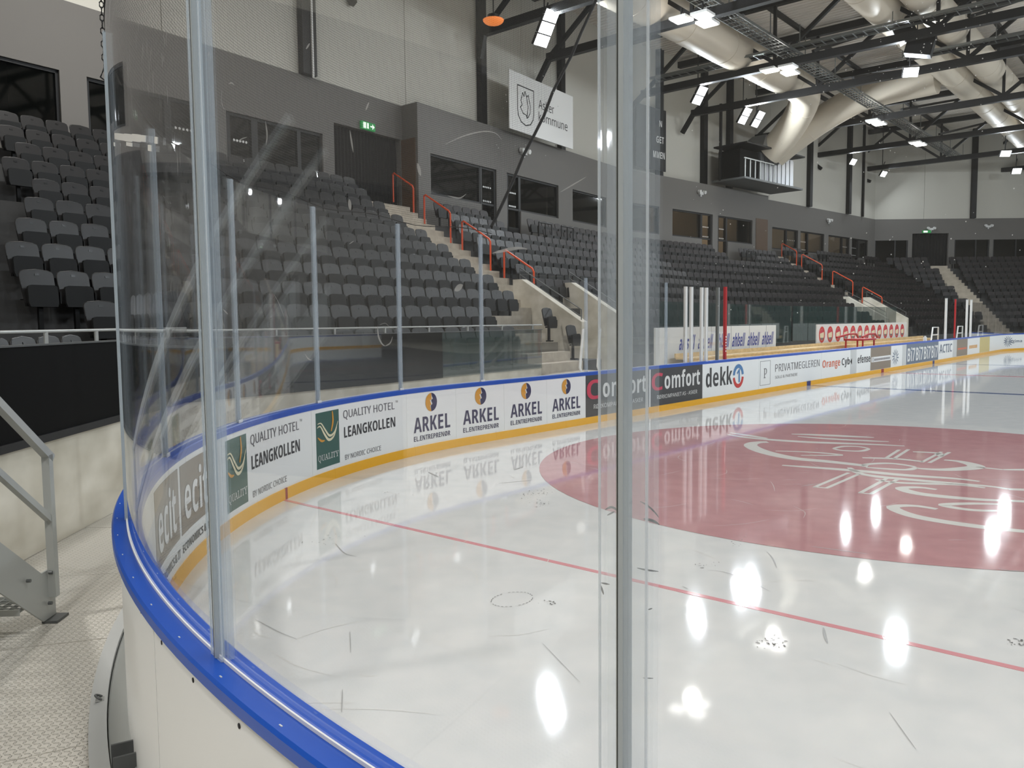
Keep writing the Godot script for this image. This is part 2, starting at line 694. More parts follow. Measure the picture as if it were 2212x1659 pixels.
func flood(at: Vector3, to: Vector3, panels: int, label: String, energy := 48.0) -> void:
	var t := thing("flood_lamp", label, "lamp", at)
	t.look_at_from_position(at, to, Vector3.UP)
	for i in panels:
		var x := (i - (panels - 1) * 0.5) * 0.42
		part("housing", Geo.new().box(Vector3(0, x, 0.07), Vector3(0.62, 0.40, 0.12)), M.black_steel, t)
		part("lamp_panel", Geo.new().box(Vector3(0, x, 0.0), Vector3(0.58, 0.37, 0.02)), M.flood_white, t)
	part("bracket", Geo.new().tube([Vector3(0, 0, 0.13), Vector3(0, 0.35, 0.35), Vector3(0, 0.75, 0.4)], 0.03), M.black_steel, t)
	var lu := t.basis.inverse() * Vector3.UP
	part("hanger", Geo.new().tube([Vector3(0, 0, 0.13), Vector3(0, 0, 0.13) + lu * ((13.06 if at.z > -1.8 and at.z < 1.2 else 15.38) - at.y)], 0.025, 6), M.black_steel, t)
	var l := AreaLight3D.new()
	l.name = "flood_light"
	l.area_size = Vector2(0.58, 0.41 * panels)
	l.light_color = Color(0.94, 0.975, 1.0)
	l.light_energy = energy * panels
	l.shadow_enabled = true
	l.set("area_range", 120.0)
	l.position.z = -0.03
	t.add_child(l, true)


func build_lamps() -> void:
	var tri := [[-0.45, -0.35], [-0.35, 0.4], [0.5, 0.15]]
	var two := [[-0.4, 0.0], [0.5, 0.05]]
	lamp_group(Vector3(25.1, 12.2, -4.9), tri, "three square ceiling lamps over the stands beside the nearest cable tray run")
	lamp_group(Vector3(32.7, 12.2, -5.0), tri, "three square ceiling lamps under the truss where the round duct passes")
	lamp_group(Vector3(44.8, 12.2, -4.9), two, "pair of square ceiling lamps beside the crossing duct")
	lamp_group(Vector3(52.0, 12.2, -4.7), two, "pair of square ceiling lamps near the far end of the tray")
	lamp_group(Vector3(16.5, 12.2, -4.9), tri, "three square ceiling lamps over the orange railed stairs")
	lamp_group(Vector3(7.0, 12.2, -5.0), two, "pair of square ceiling lamps over the corner seats", 55.0, true)
	flood(Vector3(21.7, 12.0, -8.8), Vector3(19, 0, 9), 3, "triple floodlight hung beside the orange round lamp")
	flood(Vector3(33.0, 12.0, -8.9), Vector3(31, 0, 9), 2, "double floodlight at the end of a truss left of the air unit")
	flood(Vector3(37.9, 12.0, -9.0), Vector3(36, 0, 9), 2, "left one of two floodlights side by side above the air unit")
	flood(Vector3(39.0, 12.0, -8.8), Vector3(38, 0, 9), 2, "right one of two floodlights side by side above the air unit")
	flood(Vector3(54.0, 12.0, -9.0), Vector3(51, 0, 9), 1, "single floodlight on the wall side past the air unit")
	flood(Vector3(60.1, 12.0, -8.9), Vector3(56, 0, 9), 1, "floodlight nearest the far corner of the hall", 40.0)
	flood(Vector3(35.7, 12.0, -0.8), Vector3(17, 0, 11), 1, "bright floodlight below the black loudspeaker over the boards", 90.0)
	flood(Vector3(57.8, 12.0, -1.1), Vector3(44, 0, 9), 1, "small floodlight over the far boards")
	flood(Vector3(65.4, 12.0, -1.7), Vector3(48, 0, 11), 1, "bright floodlight high at the far end of the hall", 40.0)
	# the same rows on the side behind the camera, which light the stands and the seats in view
	var opp := ["near end wall", "goal line", "blue line", "centre line", "farther blue line", "far goal line"]
	for i in 6:
		flood(Vector3(1.0 + 12.0 * i, 12.0, 34.8), Vector3(1.0 + 12.0 * i, 1, 10), 2, "floodlight over the opposite stands level with the " + opp[i], 36.0)
	for i in 5:
		flood(Vector3(4.0 + 12.0 * i, 12.2, 12.0), Vector3(4.01 + 12.0 * i, 0, 6.5), 2, "floodlight over the middle of the ice level with the " + ["near goal", "near blue line", "centre spot", "far blue line", "far goal"][i], [28.0, 62.0, 70.0, 70.0, 66.0][i])
	lamp_group(Vector3(-7.0, 12.2, 13.0), tri, "three square ceiling lamps over the near end behind the goal", 47.0, true)
	lamp_group(Vector3(-7.0, 12.2, 1.0), tri, "three square ceiling lamps over the near end corner", 50.0, true)
	var t := thing("round_pendant_lamp", "orange round pendant lamp under the truss end", "lamp", Vector3(20.3, 12.2, -10.0))
	var d := Geo.new()
	for i in 6:
		var a0 := PI * 0.5 * i / 6.0
		var a1 := PI * 0.5 * (i + 1) / 6.0
		for k in 20:
			var b0 := TAU * k / 20.0
			var b1 := TAU * (k + 1) / 20.0
			d.quad(dome(a0, b0), dome(a1, b0), dome(a1, b1), dome(a0, b1))
	d.disc(Vector3(0, 0.0, 0), Vector3(0.36, 0, 0), Vector3(0, 0, 0.36), 20)
	part("lamp_bowl", d, M.lamp_orange, t)
	part("cap", Geo.new().tube([Vector3(0, 0.0, 0), Vector3(0, 0.16, 0)], 0.2, 14), M.black_steel, t)
	part("cord", Geo.new().tube([Vector3(0, 0.16, 0), Vector3(0, 1.3, 0)], 0.02, 6), M.black_steel, t)


func dome(a: float, b: float) -> Vector3:
	return Vector3(cos(a) * cos(b) * 0.36, -sin(a) * 0.17, cos(a) * sin(b) * 0.36)


# ------------------------------------------------------------------ hall shell
func build_shell() -> void:
	structure("floor", Geo.new().box(Vector3(30, -0.18, 13), Vector3(110, 0.3, 70)), M.concrete)
	structure("wall_south", Geo.new().box(Vector3(30, 7.6, 44.2), Vector3(110, 15.6, 0.4)), M.hall_grey)
	structure("wall_west", Geo.new().box(Vector3(-16.2, 7.6, 13), Vector3(0.4, 15.6, 62)), M.hall_grey)
	structure("wall_east", Geo.new().box(Vector3(84.2, 7.6, 13), Vector3(0.4, 15.6, 62)), M.hall_grey)
	structure("ceiling", Geo.new().box(Vector3(34, 15.75, 13), Vector3(101, 0.3, 63)), M.deck)


# ------------------------------------------------------------------ ice
func build_ice() -> void:
	var o := PackedVector2Array()
	for i in 65:
		var s := L0 + AL * i / 64.0
		var p: Vector3 = bp(s)[0]
		o.append(Vector2(p.x, p.z))
	for i in 65:
		var s := L0 + AL + SIDE + AL * i / 64.0
		var p: Vector3 = bp(s)[0]
		o.append(Vector2(p.x, p.z))
	o.append(Vector2(60.1, 26.0))
	o.append(Vector2(-0.1, 26.0))
	structure("floor_ice", Geo.new().prism(o, -0.03, 0.0), M.ice, "white glossy ice sheet with skate marks")
	var t := thing("face_off_circle", "large pink face-off circle with white script lettering painted on the ice", "ice marking")
	var c := Vector2(10.15, 5.87)
	var g := Geo.new()
	for k in 96:
		var a := TAU * k / 96.0
		var b := TAU * (k + 1) / 96.0
		g.tri(Vector3(c.x, 0.002, c.y), Vector3(c.x + 4.62 * cos(b), 0.002, c.y + 4.62 * sin(b)), Vector3(c.x + 4.62 * cos(a), 0.002, c.y + 4.62 * sin(a)))
	part("disc", g, M.ice_red, t)
	var w := Geo.new()
	var strokes := [
		[[11.79, 2.8, 11.63, 3.27, 11.7, 4.1, 12.06, 5.04, 12.2, 5.52], 0.07, 0.20], [[12.01, 2.73, 11.74, 3.52], 0.06, 0.14],
		[[12.47, 3.64, 12.63, 4.04, 12.87, 4.87], 0.06, 0.22], [[12.25, 3.83, 12.3, 4.43, 12.52, 5.2], 0.06, 0.16],
		[[11.35, 3.7, 11.21, 3.57, 10.85, 3.63, 10.39, 4.04, 10.09, 4.6, 10.11, 5.09, 10.08, 5.6], 0.16, 0.24],
		[[10.55, 4.16, 10.72, 4.48, 10.8, 4.85, 10.74, 5.04, 10.4, 4.6], 0.05, 0.10],
		[[11.77, 5.56, 10.87, 5.63], 0.05, 0.05], [[11.89, 5.66, 10.89, 5.73], 0.05, 0.05], [[11.93, 6.1, 10.8, 6.11], 0.05, 0.05], [[11.96, 6.2, 10.82, 6.2], 0.05, 0.05],
		[[10.71, 5.36, 10.89, 5.74, 10.88, 6.11], 0.08, 0.12],
		[[9.45, 4.71, 9.63, 5.57, 9.68, 6.17, 9.82, 6.72, 9.8, 7.0], 0.07, 0.18],
		[[9.44, 5.59, 8.28, 5.58], 0.05, 0.05], [[9.43, 5.72, 8.32, 5.71], 0.05, 0.05], [[9.32, 6.08, 8.26, 6.1], 0.05, 0.05], [[9.34, 6.2, 8.29, 6.21], 0.05, 0.05],
		[[8.28, 5.56, 8.31, 5.73], 0.05, 0.05], [[8.26, 6.08, 8.29, 6.23], 0.05, 0.05],
		[[11.69, 5.77, 11.76, 6.08, 11.47, 6.19], 0.06, 0.12], [[10.28, 6.18, 10.4, 6.5, 10.85, 6.76, 11.17, 6.53, 11.2, 6.3], 0.08, 0.22],
		[[10.85, 6.76, 10.84, 7.07], 0.06, 0.08], [[9.81, 5.47, 9.41, 5.83, 9.46, 6.61, 9.55, 7.14, 9.5, 7.35], 0.06, 0.15],
		[[8.98, 6.72, 8.99, 6.53, 8.81, 6.39, 8.62, 6.64, 8.67, 7.13, 8.83, 7.49], 0.07, 0.17],
		[[7.93, 6.97, 7.95, 6.74, 7.75, 6.59, 7.47, 6.86, 7.39, 7.32, 7.45, 7.8, 7.6, 8.2], 0.08, 0.16],
		[[8.6, 7.47, 8.42, 7.18, 8.17, 6.98, 8.1, 7.25, 8.27, 7.52], 0.06, 0.12], [[9.19, 5.99, 9.14, 6.28, 9.42, 6.81, 9.42, 7.13], 0.06, 0.12],
		[[9.96, 5.64, 10.02, 5.95, 10.12, 6.12, 10.36, 6.16], 0.06, 0.12], [[9.98, 5.62, 10.2, 5.58, 10.44, 5.76, 10.46, 5.95, 10.38, 6.14], 0.06, 0.12],
		[[11.31, 4.75, 11.6, 4.80, 11.72, 4.98, 11.62, 5.17], 0.05, 0.10], [[11.31, 4.75, 11.2, 4.9, 11.3, 5.15, 11.6, 5.18], 0.05, 0.10],
		[[10.84, 7.07, 11.1, 7.5, 11.0, 7.9, 10.6, 8.0], 0.06, 0.18], [[8.83, 7.49, 9.0, 7.9, 9.2, 8.4, 9.1, 8.8], 0.1, 0.16], [[9.5, 7.35, 9.7, 7.9, 9.6, 8.6], 0.1, 0.16],
	]
	for s in strokes:
		var p := []
		for i in range(0, s[0].size(), 2):
			p.append(Vector2(s[0][i], s[0][i + 1]))
		flat_stroke(w, p, s[1], s[2], 0.003)
	part("lettering", w, M.ice_white, t)
	var l := Geo.new()
	l.box(Vector3(4.0, 0.0012, 13.55), Vector3(0.055, 0.0024, 24.9))
	tag(part("goal_line", l, M.ice_line, self), "thin red goal line painted across the ice", "ice marking")
	tag(part("blue_line", Geo.new().box(Vector3(22.86, 0.001, 13.05), Vector3(0.3, 0.002, 25.9)), M.ice_blue, self), "dark blue zone line across the ice, nearer to the pink circle", "ice marking")
	tag(part("center_line", Geo.new().box(Vector3(30.0, 0.001, 13.05), Vector3(0.3, 0.002, 25.9)), M.ice_line, self), "wide red centre line across the ice", "ice marking")
	tag(part("blue_line", Geo.new().box(Vector3(37.14, 0.001, 13.05), Vector3(0.3, 0.002, 25.9)), M.ice_blue, self), "dark blue zone line across the ice beyond the centre line", "ice marking")
	var marks := [
		[[4.57, 6.1, 4.61, 6.2, 4.55, 6.41, 4.39, 6.69], 0.006, 0.018], [[5.36, 6.25, 5.2, 6.37, 4.97, 6.5], 0.006, 0.015], [[3.93, 7.24, 3.79, 7.3, 3.69, 7.35], 0.01, 0.03],
		[[4.1, 6.14, 4.07, 6.2], 0.01, 0.014], [[8.23, 5.44, 8.52, 5.55], 0.01, 0.02], [[6.03, 7.85, 6.02, 7.93, 6.09, 8.02], 0.01, 0.02], [[5.75, 6.48, 5.81, 6.93], 0.01, 0.02],
		[[1.71, 4.25, 1.68, 4.57, 1.68, 4.77], 0.004, 0.01], [[3.22, 3.15, 3.08, 3.46, 3.08, 3.62], 0.006, 0.015], [[1.97, 4.93, 1.76, 5.2], 0.004, 0.008], [[1.42, 5.56, 1.25, 5.77], 0.004, 0.008],
		[[6.99, 2.05, 7.26, 1.99], 0.02, 0.05], [[6.18, 1.26, 6.03, 1.59], 0.02, 0.04], [[2.6, 6.0, 2.3, 6.5], 0.003, 0.007], [[3.0, 7.9, 2.7, 8.1], 0.003, 0.007], [[6.6, 2.7, 6.2, 2.5], 0.01, 0.02],
	]
	var dark := Geo.new()
	for s in marks:
		var p := []
		for i in range(0, s[0].size(), 2):
			p.append(Vector2(s[0][i], s[0][i + 1]))
		flat_stroke(dark, p, s[1] * 0.5, s[2] * 0.6, 0.0035)
	tag(part("skate_marks", dark, M.skate_mark, self), "grey curved skate scratches in the ice", "mark", "", "stuff")
	var bits := Geo.new()
	for q in [[3.5, 7.09, 0.1, 0.1, 34], [6.0, 3.25, 0.22, 0.16, 40], [5.6, 3.6, 0.18, 0.12, 22], [3.1, 5.35, 0.2, 0.2, 0], [4.42, 8.24, 0.08, 0.05, 26], [3.3, 3.0, 0.3, 0.2, 14], [5.2, 1.9, 0.4, 0.2, 14], [3.2, 5.6, 0.05, 0.06, 14], [7.1, 2.0, 0.2, 0.1, 12], [4.7, 6.05, 0.12, 0.1, 10], [5.5, 5.9, 0.25, 0.1, 14]]:
		for i in q[4]:
			var p := Vector2(q[0] + rng.randfn() * q[2] * 0.5, q[1] + rng.randfn() * q[3] * 0.5)
			var d := Vector2(rng.randf_range(-0.5, 1), rng.randf_range(-1, 1)) * rng.randf_range(0.005, 0.035)
			flat_stroke(bits, [p, p + d], 0.004, rng.randf_range(0.004, 0.014), 0.004)
	for k in 30:
		var a := TAU * k / 30.0
		var b := a + 0.12
		if k % 7 != 3:
			flat_stroke(bits, [Vector2(3.09 + 0.17 * cos(a), 5.34 + 0.13 * sin(a)), Vector2(3.09 + 0.17 * cos(b), 5.34 + 0.13 * sin(b))], 0.004, 0.006, 0.004)
	tag(part("puck_scuffs", bits, M.puck_mark, self), "scattered black puck scuffs and rubber crumbs on the ice", "mark", "", "stuff")
	# fine skate cuts all over the near ice
	var cuts := Geo.new()
	for i in 220:
		var p := Vector2(rng.randf_range(0.5, 16), rng.randf_range(1.0, 12))
		if p.distance_to(Vector2(8.3, 8.42)) > 8.0 and p.x < 8.3 and p.y < 8.42:
			continue
		var a := rng.randf() * TAU
		var d := Vector2(cos(a), sin(a)) * rng.randf_range(0.1, 0.7)
		flat_stroke(cuts, [p, p + d * 0.5 + d.orthogonal() * rng.randf_range(-0.15, 0.15), p + d], 0.002, 0.005, 0.0034)
	tag(part("skate_cuts", cuts, M.ice_white, self), "fine white skate cuts in the near ice", "mark", "", "stuff")


# ------------------------------------------------------------------ boards
func build_boards() -> void:
	var t := thing("rink_boards", "white dasher boards with blue cap rail and yellow kick plate around the ice", "boards")
	var total := L0 + AL + SIDE + AL + 14.0
	var s := 0.0
	var seams := []
	while s < total - 0.1:
		var e := minf(s + 1.94, total)
		part("board_panel", along(Geo.new(), s + 0.003, e - 0.003, 0.0, 0.02, 0.0, 0.95), M.board_white, t)
		part("back_panel", along(Geo.new(), s + 0.004, e - 0.004, 0.075, 0.097, 0.10, 0.952), M.board_white, t)
		part("kick_plate", along(Geo.new(), s + 0.001, e - 0.001, -0.012, 0.0, 0.0, 0.128), M.kick_yellow, t)
		seams.append(s)
		s = e
	part("board_core", along(Geo.new(), 0, total, 0.022, 0.073, 0.0, 0.93, 0.3), M.seam, t)
	# cap: flat blue rail with a light bevel
	var r := run(0, total, 0.12)
	part("cap_rail", Geo.new().sweep(r[0], r[1], [Vector2(-0.007, 0.93), Vector2(0.125, 0.945), Vector2(0.13, 0.952), Vector2(0.13, 0.985), Vector2(0.122, BH), Vector2(0.002, BH), Vector2(-0.007, BH - 0.008)]), M.board_blue, t)
	# fastener holes below the cap and screws on it
	for i in 16:
		var q := L0 - 0.9 + 0.37 * i
		var a := bp(q)
		var along_dir: Vector3 = a[1].cross(Vector3.UP)
		part("bolt_hole", Geo.new().tube([a[0] + a[1] * 0.095 + Vector3.UP * 0.888, a[0] + a[1] * 0.0985 + Vector3.UP * 0.888], 0.008, 10), M.print_black, t)
		part("screw", Geo.new().box(a[0] + a[1] * 0.105 + Vector3.UP * (BH + 0.001) + along_dir * 0.1, Vector3(0.014, 0.002, 0.004), Basis(along_dir, Vector3.UP, a[1])), M.alu, t)
	# foot rail of the boards outside
	var rr := run(L0 - 3.0, L0 + AL * 0.6, 0.15)
	part("foot_rail", Geo.new().sweep(rr[0], rr[1], [Vector2(0.19, 0.0), Vector2(0.27, 0.0), Vector2(0.27, 0.045), Vector2(0.19, 0.06)]), M.alu, t)
	part("foot_tray", Geo.new().sweep(rr[0], rr[1], [Vector2(0.08, 0.0), Vector2(0.185, 0.0), Vector2(0.185, 0.035), Vector2(0.10, 0.10), Vector2(0.08, 0.10)]), M.galvanised, t)
	for q in [L0 + 1.6, L0 + 3.66]:
		var a := bp(q)
		var sd: Vector3 = a[1].cross(Vector3.UP)
		var ring := []
		for k in 13:
			var an := PI * k / 12.0
			ring.append(a[0] + a[1] * (0.215 + 0.03 * sin(an)) + sd * 0.022 * cos(an) + Vector3.UP * (0.062 + 0.02 * sin(an)))
		part("lashing_ring", Geo.new().tube(ring, 0.006, 6), M.steel_dark, t)
		part("ring_plate", Geo.new().box(a[0] + a[1] * 0.225 + Vector3.UP * 0.058, Vector3(0.05, 0.006, 0.04), Basis(sd, Vector3.UP, a[1])), M.galvanised, t)
	for q in [L0 + 2.80, L0 + 2.92, L0 + 1.0]:
		var a := bp(q)
		part("foot_bracket", Geo.new().box(a[0] + a[1] * 0.14 + Vector3.UP * 0.10, Vector3(0.012, 0.12, 0.09), Basis(a[1].cross(Vector3.UP), Vector3.UP, a[1])), M.steel_dark, t)
	# markers on the kick plate
	var f := func(u): return u + L0 + AL - 8.3
	board_patch(L0 + RC * deg_to_rad(59.3), L0 + RC * deg_to_rad(59.3) + 0.055, 0.0, 0.13, M.mark_red, t, "line_marker", -0.0135)
	board_patch(f.call(22.71), f.call(23.01), 0.0, 0.13, M.mark_blue, t, "line_marker", -0.0135)
	board_patch(f.call(29.85), f.call(30.15), 0.0, 0.13, M.mark_red, t, "line_marker", -0.0135)
	board_patch(f.call(36.99), f.call(37.29), 0.0, 0.13, M.mark_blue, t, "line_marker", -0.0135)
	adverts(t)


func ellipse(c: Vector2, r: Vector2, a0 := 0.0, a1 := TAU, n := 24) -> Array:
	var p := []
	for i in n + 1:
		var a := lerpf(a0, a1, float(i) / n)
		p.append(c + Vector2(cos(a) * r.x, sin(a) * r.y))
	return p


func ring_band(c: Vector2, r0: Vector2, r1: Vector2, a0: float, a1: float) -> Array:
	var p := ellipse(c, r1, a0, a1, 18)
	var q := ellipse(c, r0, a1, a0, 18)
	p.append_array(q)
	return p


func ad(t: Node, s0: float, s1: float, y0: float, y1: float, m: Material, label: String) -> MeshInstance3D:
	var o := board_patch(s0, s1, y0, y1, m, t, "advert")
	o.set_meta("label", label)
	return o


func adverts(t: Node) -> void:
	# grey fields with pale letters
	for q in [[10.42, 11.34], [11.42, 12.36]]:
		var a := ad(t, q[0], q[1], 0.34, 0.88, M.ad_brown, "grey-brown advert field with pale letters ecit")
		board_text("ecit", bold, q[0] + 0.1, q[1] - 0.12, 0.43, 0.80, M.board_white, a)
	var b := ad(t, 10.40, 12.40, 0.17, 0.31, M.board_white, "white advert strip with dark letters")
	board_text("ECONOMICS & IT", bold, 10.5, 11.32, 0.20, 0.265, M.ad_dark, b)
	board_text("ECONOMICS & IT", bold, 11.41, 12.3, 0.20, 0.265, M.ad_dark, b)
	# green hotel signs
	for s in [12.77, 15.09]:
		var w := ad(t, s - 0.1, s + 2.12, 0.15, 0.92, M.board_white, "white advert field with green square and hotel name")
		board_patch(s, s + 0.56, 0.19, 0.88, M.ad_green, w, "green_square", -0.007)
		board_text("QUALITY", serif, s + 0.03, s + 0.53, 0.26, 0.355, M.white_paint, w, -0.011)
		var g1 := Geo.new()
		board_stroke(g1, [Vector2(s + 0.40, 0.87), Vector2(s + 0.41, 0.74), Vector2(s + 0.36, 0.62)], 0.02, 0.035, -0.0105)
		board_stroke(g1, [Vector2(s + 0.03, 0.58), Vector2(s + 0.12, 0.53), Vector2(s + 0.2, 0.525)], 0.01, 0.03, -0.0105)
		part("gold_swash", g1, M.ad_gold, w)
		var g2 := Geo.new()
		board_stroke(g2, [Vector2(s + 0.02, 0.70), Vector2(s + 0.10, 0.71), Vector2(s + 0.20, 0.60), Vector2(s + 0.30, 0.52), Vector2(s + 0.42, 0.55), Vector2(s + 0.5, 0.66)], 0.01, 0.035, -0.0112)
		board_stroke(g2, [Vector2(s + 0.03, 0.745), Vector2(s + 0.12, 0.745), Vector2(s + 0.22, 0.65), Vector2(s + 0.32, 0.57), Vector2(s + 0.44, 0.60), Vector2(s + 0.53, 0.73)], 0.008, 0.03, -0.0112)
		part("cream_swash", g2, M.ad_cream, w)
		board_text("QUALITY HOTEL", sans, s + 0.67, s + 1.90, 0.715, 0.845, M.ad_thin, w)
		board_text("LEANGKOLLEN", bold, s + 0.68, s + 1.91, 0.49, 0.63, M.ad_dark, w)
		board_text("BY NORDIC CHOICE", sans, s + 0.69, s + 1.56, 0.20, 0.265, M.ad_thin, w)
		board_text("TM", sans, s + 1.92, s + 1.98, 0.83, 0.86, M.ad_mid, w)
	# four electrician signs with a split ball
	for i in 4:
		var s := 17.44 + 1.165 * i
		var w := ad(t, s - 0.16, s + 1.0, 0.15, 0.92, M.board_white, "white advert field with orange and navy ball over navy letters ARKEL")
		board_text("ARKEL", bold, s, s + 0.86, 0.335, 0.56, M.ad_navy, w, -0.008)
		board_text("EL.ENTREPRENØR", bold, s, s + 0.86, 0.205, 0.285, M.ad_navy, w, -0.008)
		var c := Vector2(s + 0.42, 0.765)
		var l := ellipse(c, Vector2(0.135, 0.14), PI * 0.5, PI * 1.5, 16)
		l.append_array([c + Vector2(-0.03, -0.05), c + Vector2(0.0, -0.04), c + Vector2(-0.03, 0.03), c + Vector2(0.01, 0.04)])
		board_shape(l, M.ad_gold, w, "half_ball")
		var r := ellipse(c, Vector2(0.135, 0.14), -PI * 0.5, PI * 0.5, 16)
		r.append_array([c + Vector2(0.04, 0.05), c + Vector2(0.0, 0.03), c + Vector2(0.03, -0.03), c + Vector2(-0.01, -0.05)])
		board_shape(r, M.ad_navy, w, "half_ball")
	# side boards
	for q in [21.98, 24.36]:
		var c2 := ad(t, q, q + 2.32, 0.13, 0.93, M.ad_charcoal, "charcoal advert field with white word omfort and pink letter C")
		board_text("C", bold, q + 0.03, q + 0.5, 0.46, 0.84, M.ad_pink, c2)
		board_text("omfort", bold, q + 0.57, q + 2.19, 0.47, 0.86, M.white_paint, c2)
		board_text("RØRKOMPANIET AS - ASKER", sans, q + 0.26, q + 2.06, 0.27, 0.36, M.white_paint, c2)
	var k := ad(t, 26.70, 29.75, 0.14, 0.93, M.board_white, "white advert field with dark word dekk and red and blue ring")
	board_text("dekk", bold, 26.85, 28.25, 0.37, 0.83, M.ad_charcoal, k)
	board_shape(ring_band(Vector2(28.59, 0.55), Vector2(0.20, 0.20), Vector2(0.31, 0.30), 0.12, PI - 0.12), M.ad_sky, k, "half_ring")
	board_shape(ring_band(Vector2(28.59, 0.55), Vector2(0.20, 0.20), Vector2(0.31, 0.30), PI + 0.12, TAU - 0.12), M.ad_red, k, "half_ring")
	board_text("1", bold, 28.50, 28.68, 0.39, 0.72, M.ad_sky, k)
	var pm := ad(t, 29.83, 34.36, 0.14, 0.93, M.board_white, "white advert field with framed letter P and thin grey name")
	for q in [[29.90, 30.56, 0.215, 0.225], [29.90, 30.56, 0.85, 0.86], [29.90, 29.915, 0.215, 0.86], [30.545, 30.56, 0.215, 0.86]]:
		board_patch(q[0], q[1], q[2], q[3], M.ad_mid, pm, "frame_line", -0.007)
	board_text("P", serif, 30.13, 30.33, 0.40, 0.66, M.ad_mid, pm)
	board_text("PRIVATMEGLEREN", sans, 30.88, 34.2, 0.53, 0.735, M.ad_mid, pm)
	board_text("SOLLI & PARTNERE", sans, 30.88, 32.46, 0.34, 0.42, M.ad_mid, pm)
	var og := ad(t, 34.38, 36.98, 0.14, 0.93, M.board_white, "white advert field with red word Orange and dark letters Cyb")
	board_text("Orange", bold, 34.45, 36.02, 0.38, 0.69, M.ad_salmon, og)
	board_text("Cyb", bold, 36.17, 36.93, 0.38, 0.70, M.ad_dark, og)
	var ef := ad(t, 37.66, 39.08, 0.14, 0.93, M.board_white, "white advert field with dark letters efense")
	board_text("efense", bold, 37.72, 39.05, 0.45, 0.72, M.ad_dark, ef)
	var gy := ad(t, 39.11, 41.48, 0.14, 0.93, M.ad_brown, "grey advert field with white band of letters")
	board_patch(39.2, 41.44, 0.42, 0.60, M.board_white, gy, "white_band", -0.007)
	board_text("R", serif, 39.27, 39.45, 0.44, 0.58, M.ad_mid, gy, -0.010)
	for i in 13:
		board_patch(39.5 + 0.145 * i, 39.6 + 0.145 * i, 0.46, 0.54, M.ad_mid, gy, "small_print", -0.010)
	var fl := ad(t, 41.52, 42.88, 0.14, 0.93, M.board_white, "white advert field with grey sunburst drawing")
	var rays := Geo.new()
	for i in 12:
		var an := TAU * i / 12.0 + 0.2
		board_stroke(rays, [Vector2(42.05, 0.5) + Vector2(cos(an) * 0.12, sin(an) * 0.08), Vector2(42.05, 0.5) + Vector2(cos(an + 0.2) * 0.42, sin(an + 0.2) * 0.3)], 0.02, 0.05)
	part("sunburst", rays, M.ad_slate, fl)
	var bi := ad(t, 43.52, 48.4, 0.14, 0.93, M.ad_slate, "slate blue advert field with white letters repeated four times")
	for i in 4:
		board_text("Bi7", bold, 43.65 + 1.2 * i, 44.72 + 1.2 * i, 0.25, 0.80, M.white_paint, bi)
	var ac := ad(t, 48.44, 51.0, 0.14, 0.93, M.board_white, "white advert field with grey letters ACTIC")
	board_text("ACTIC", bold, 48.6, 50.85, 0.40, 0.78, M.ad_slate, ac)
	var g3 := ad(t, 51.8, 53.98, 0.14, 0.93, M.ad_brown, "taupe advert field on the far boards")
	board_patch(52.0, 53.8, 0.44, 0.52, M.ad_salmon, g3, "small_print", -0.007)
	var w4 := ad(t, 54.05, 56.7, 0.14, 0.93, M.board_white, "white advert field with gold letters on the far boards")
	for i in 6:
		board_patch(54.4 + 0.3 * i, 54.62 + 0.3 * i, 0.42, 0.58, M.ad_gold, w4, "small_print", -0.007)
	ad(t, 56.75, 59.2, 0.14, 0.93, M.ad_straw, "straw yellow advert field on the far boards")
	var w5 := ad(t, 59.25, 68.0, 0.14, 0.93, M.board_white, "long white advert field on the far boards with grey sunburst and letters")
	var r2 := Geo.new()
	for i in 14:
		var an := TAU * i / 14.0
		board_stroke(r2, [Vector2(63.6, 0.55) + Vector2(cos(an) * 0.2, sin(an) * 0.1), Vector2(63.6, 0.55) + Vector2(cos(an + 0.2) * 0.7, sin(an + 0.2) * 0.32)], 0.03, 0.06)
	part("sunburst", r2, M.ad_slate, w5)
	board_text("energima", bold, 63.2, 65.3, 0.42, 0.64, M.ad_slate, w5)
	# gate hardware on the side boards
	for q in [[37.01, 37.6], [51.05, 51.75], [42.95, 43.5]]:
		board_patch(q[0], q[1], 0.13, 0.97, M.alu, t, "gate_frame", -0.006)
	board_shape([Vector2(36.98, 0.55), Vector2(37.14, 0.66), Vector2(37.14, 0.44)], M.print_black, t, "gate_arrow")


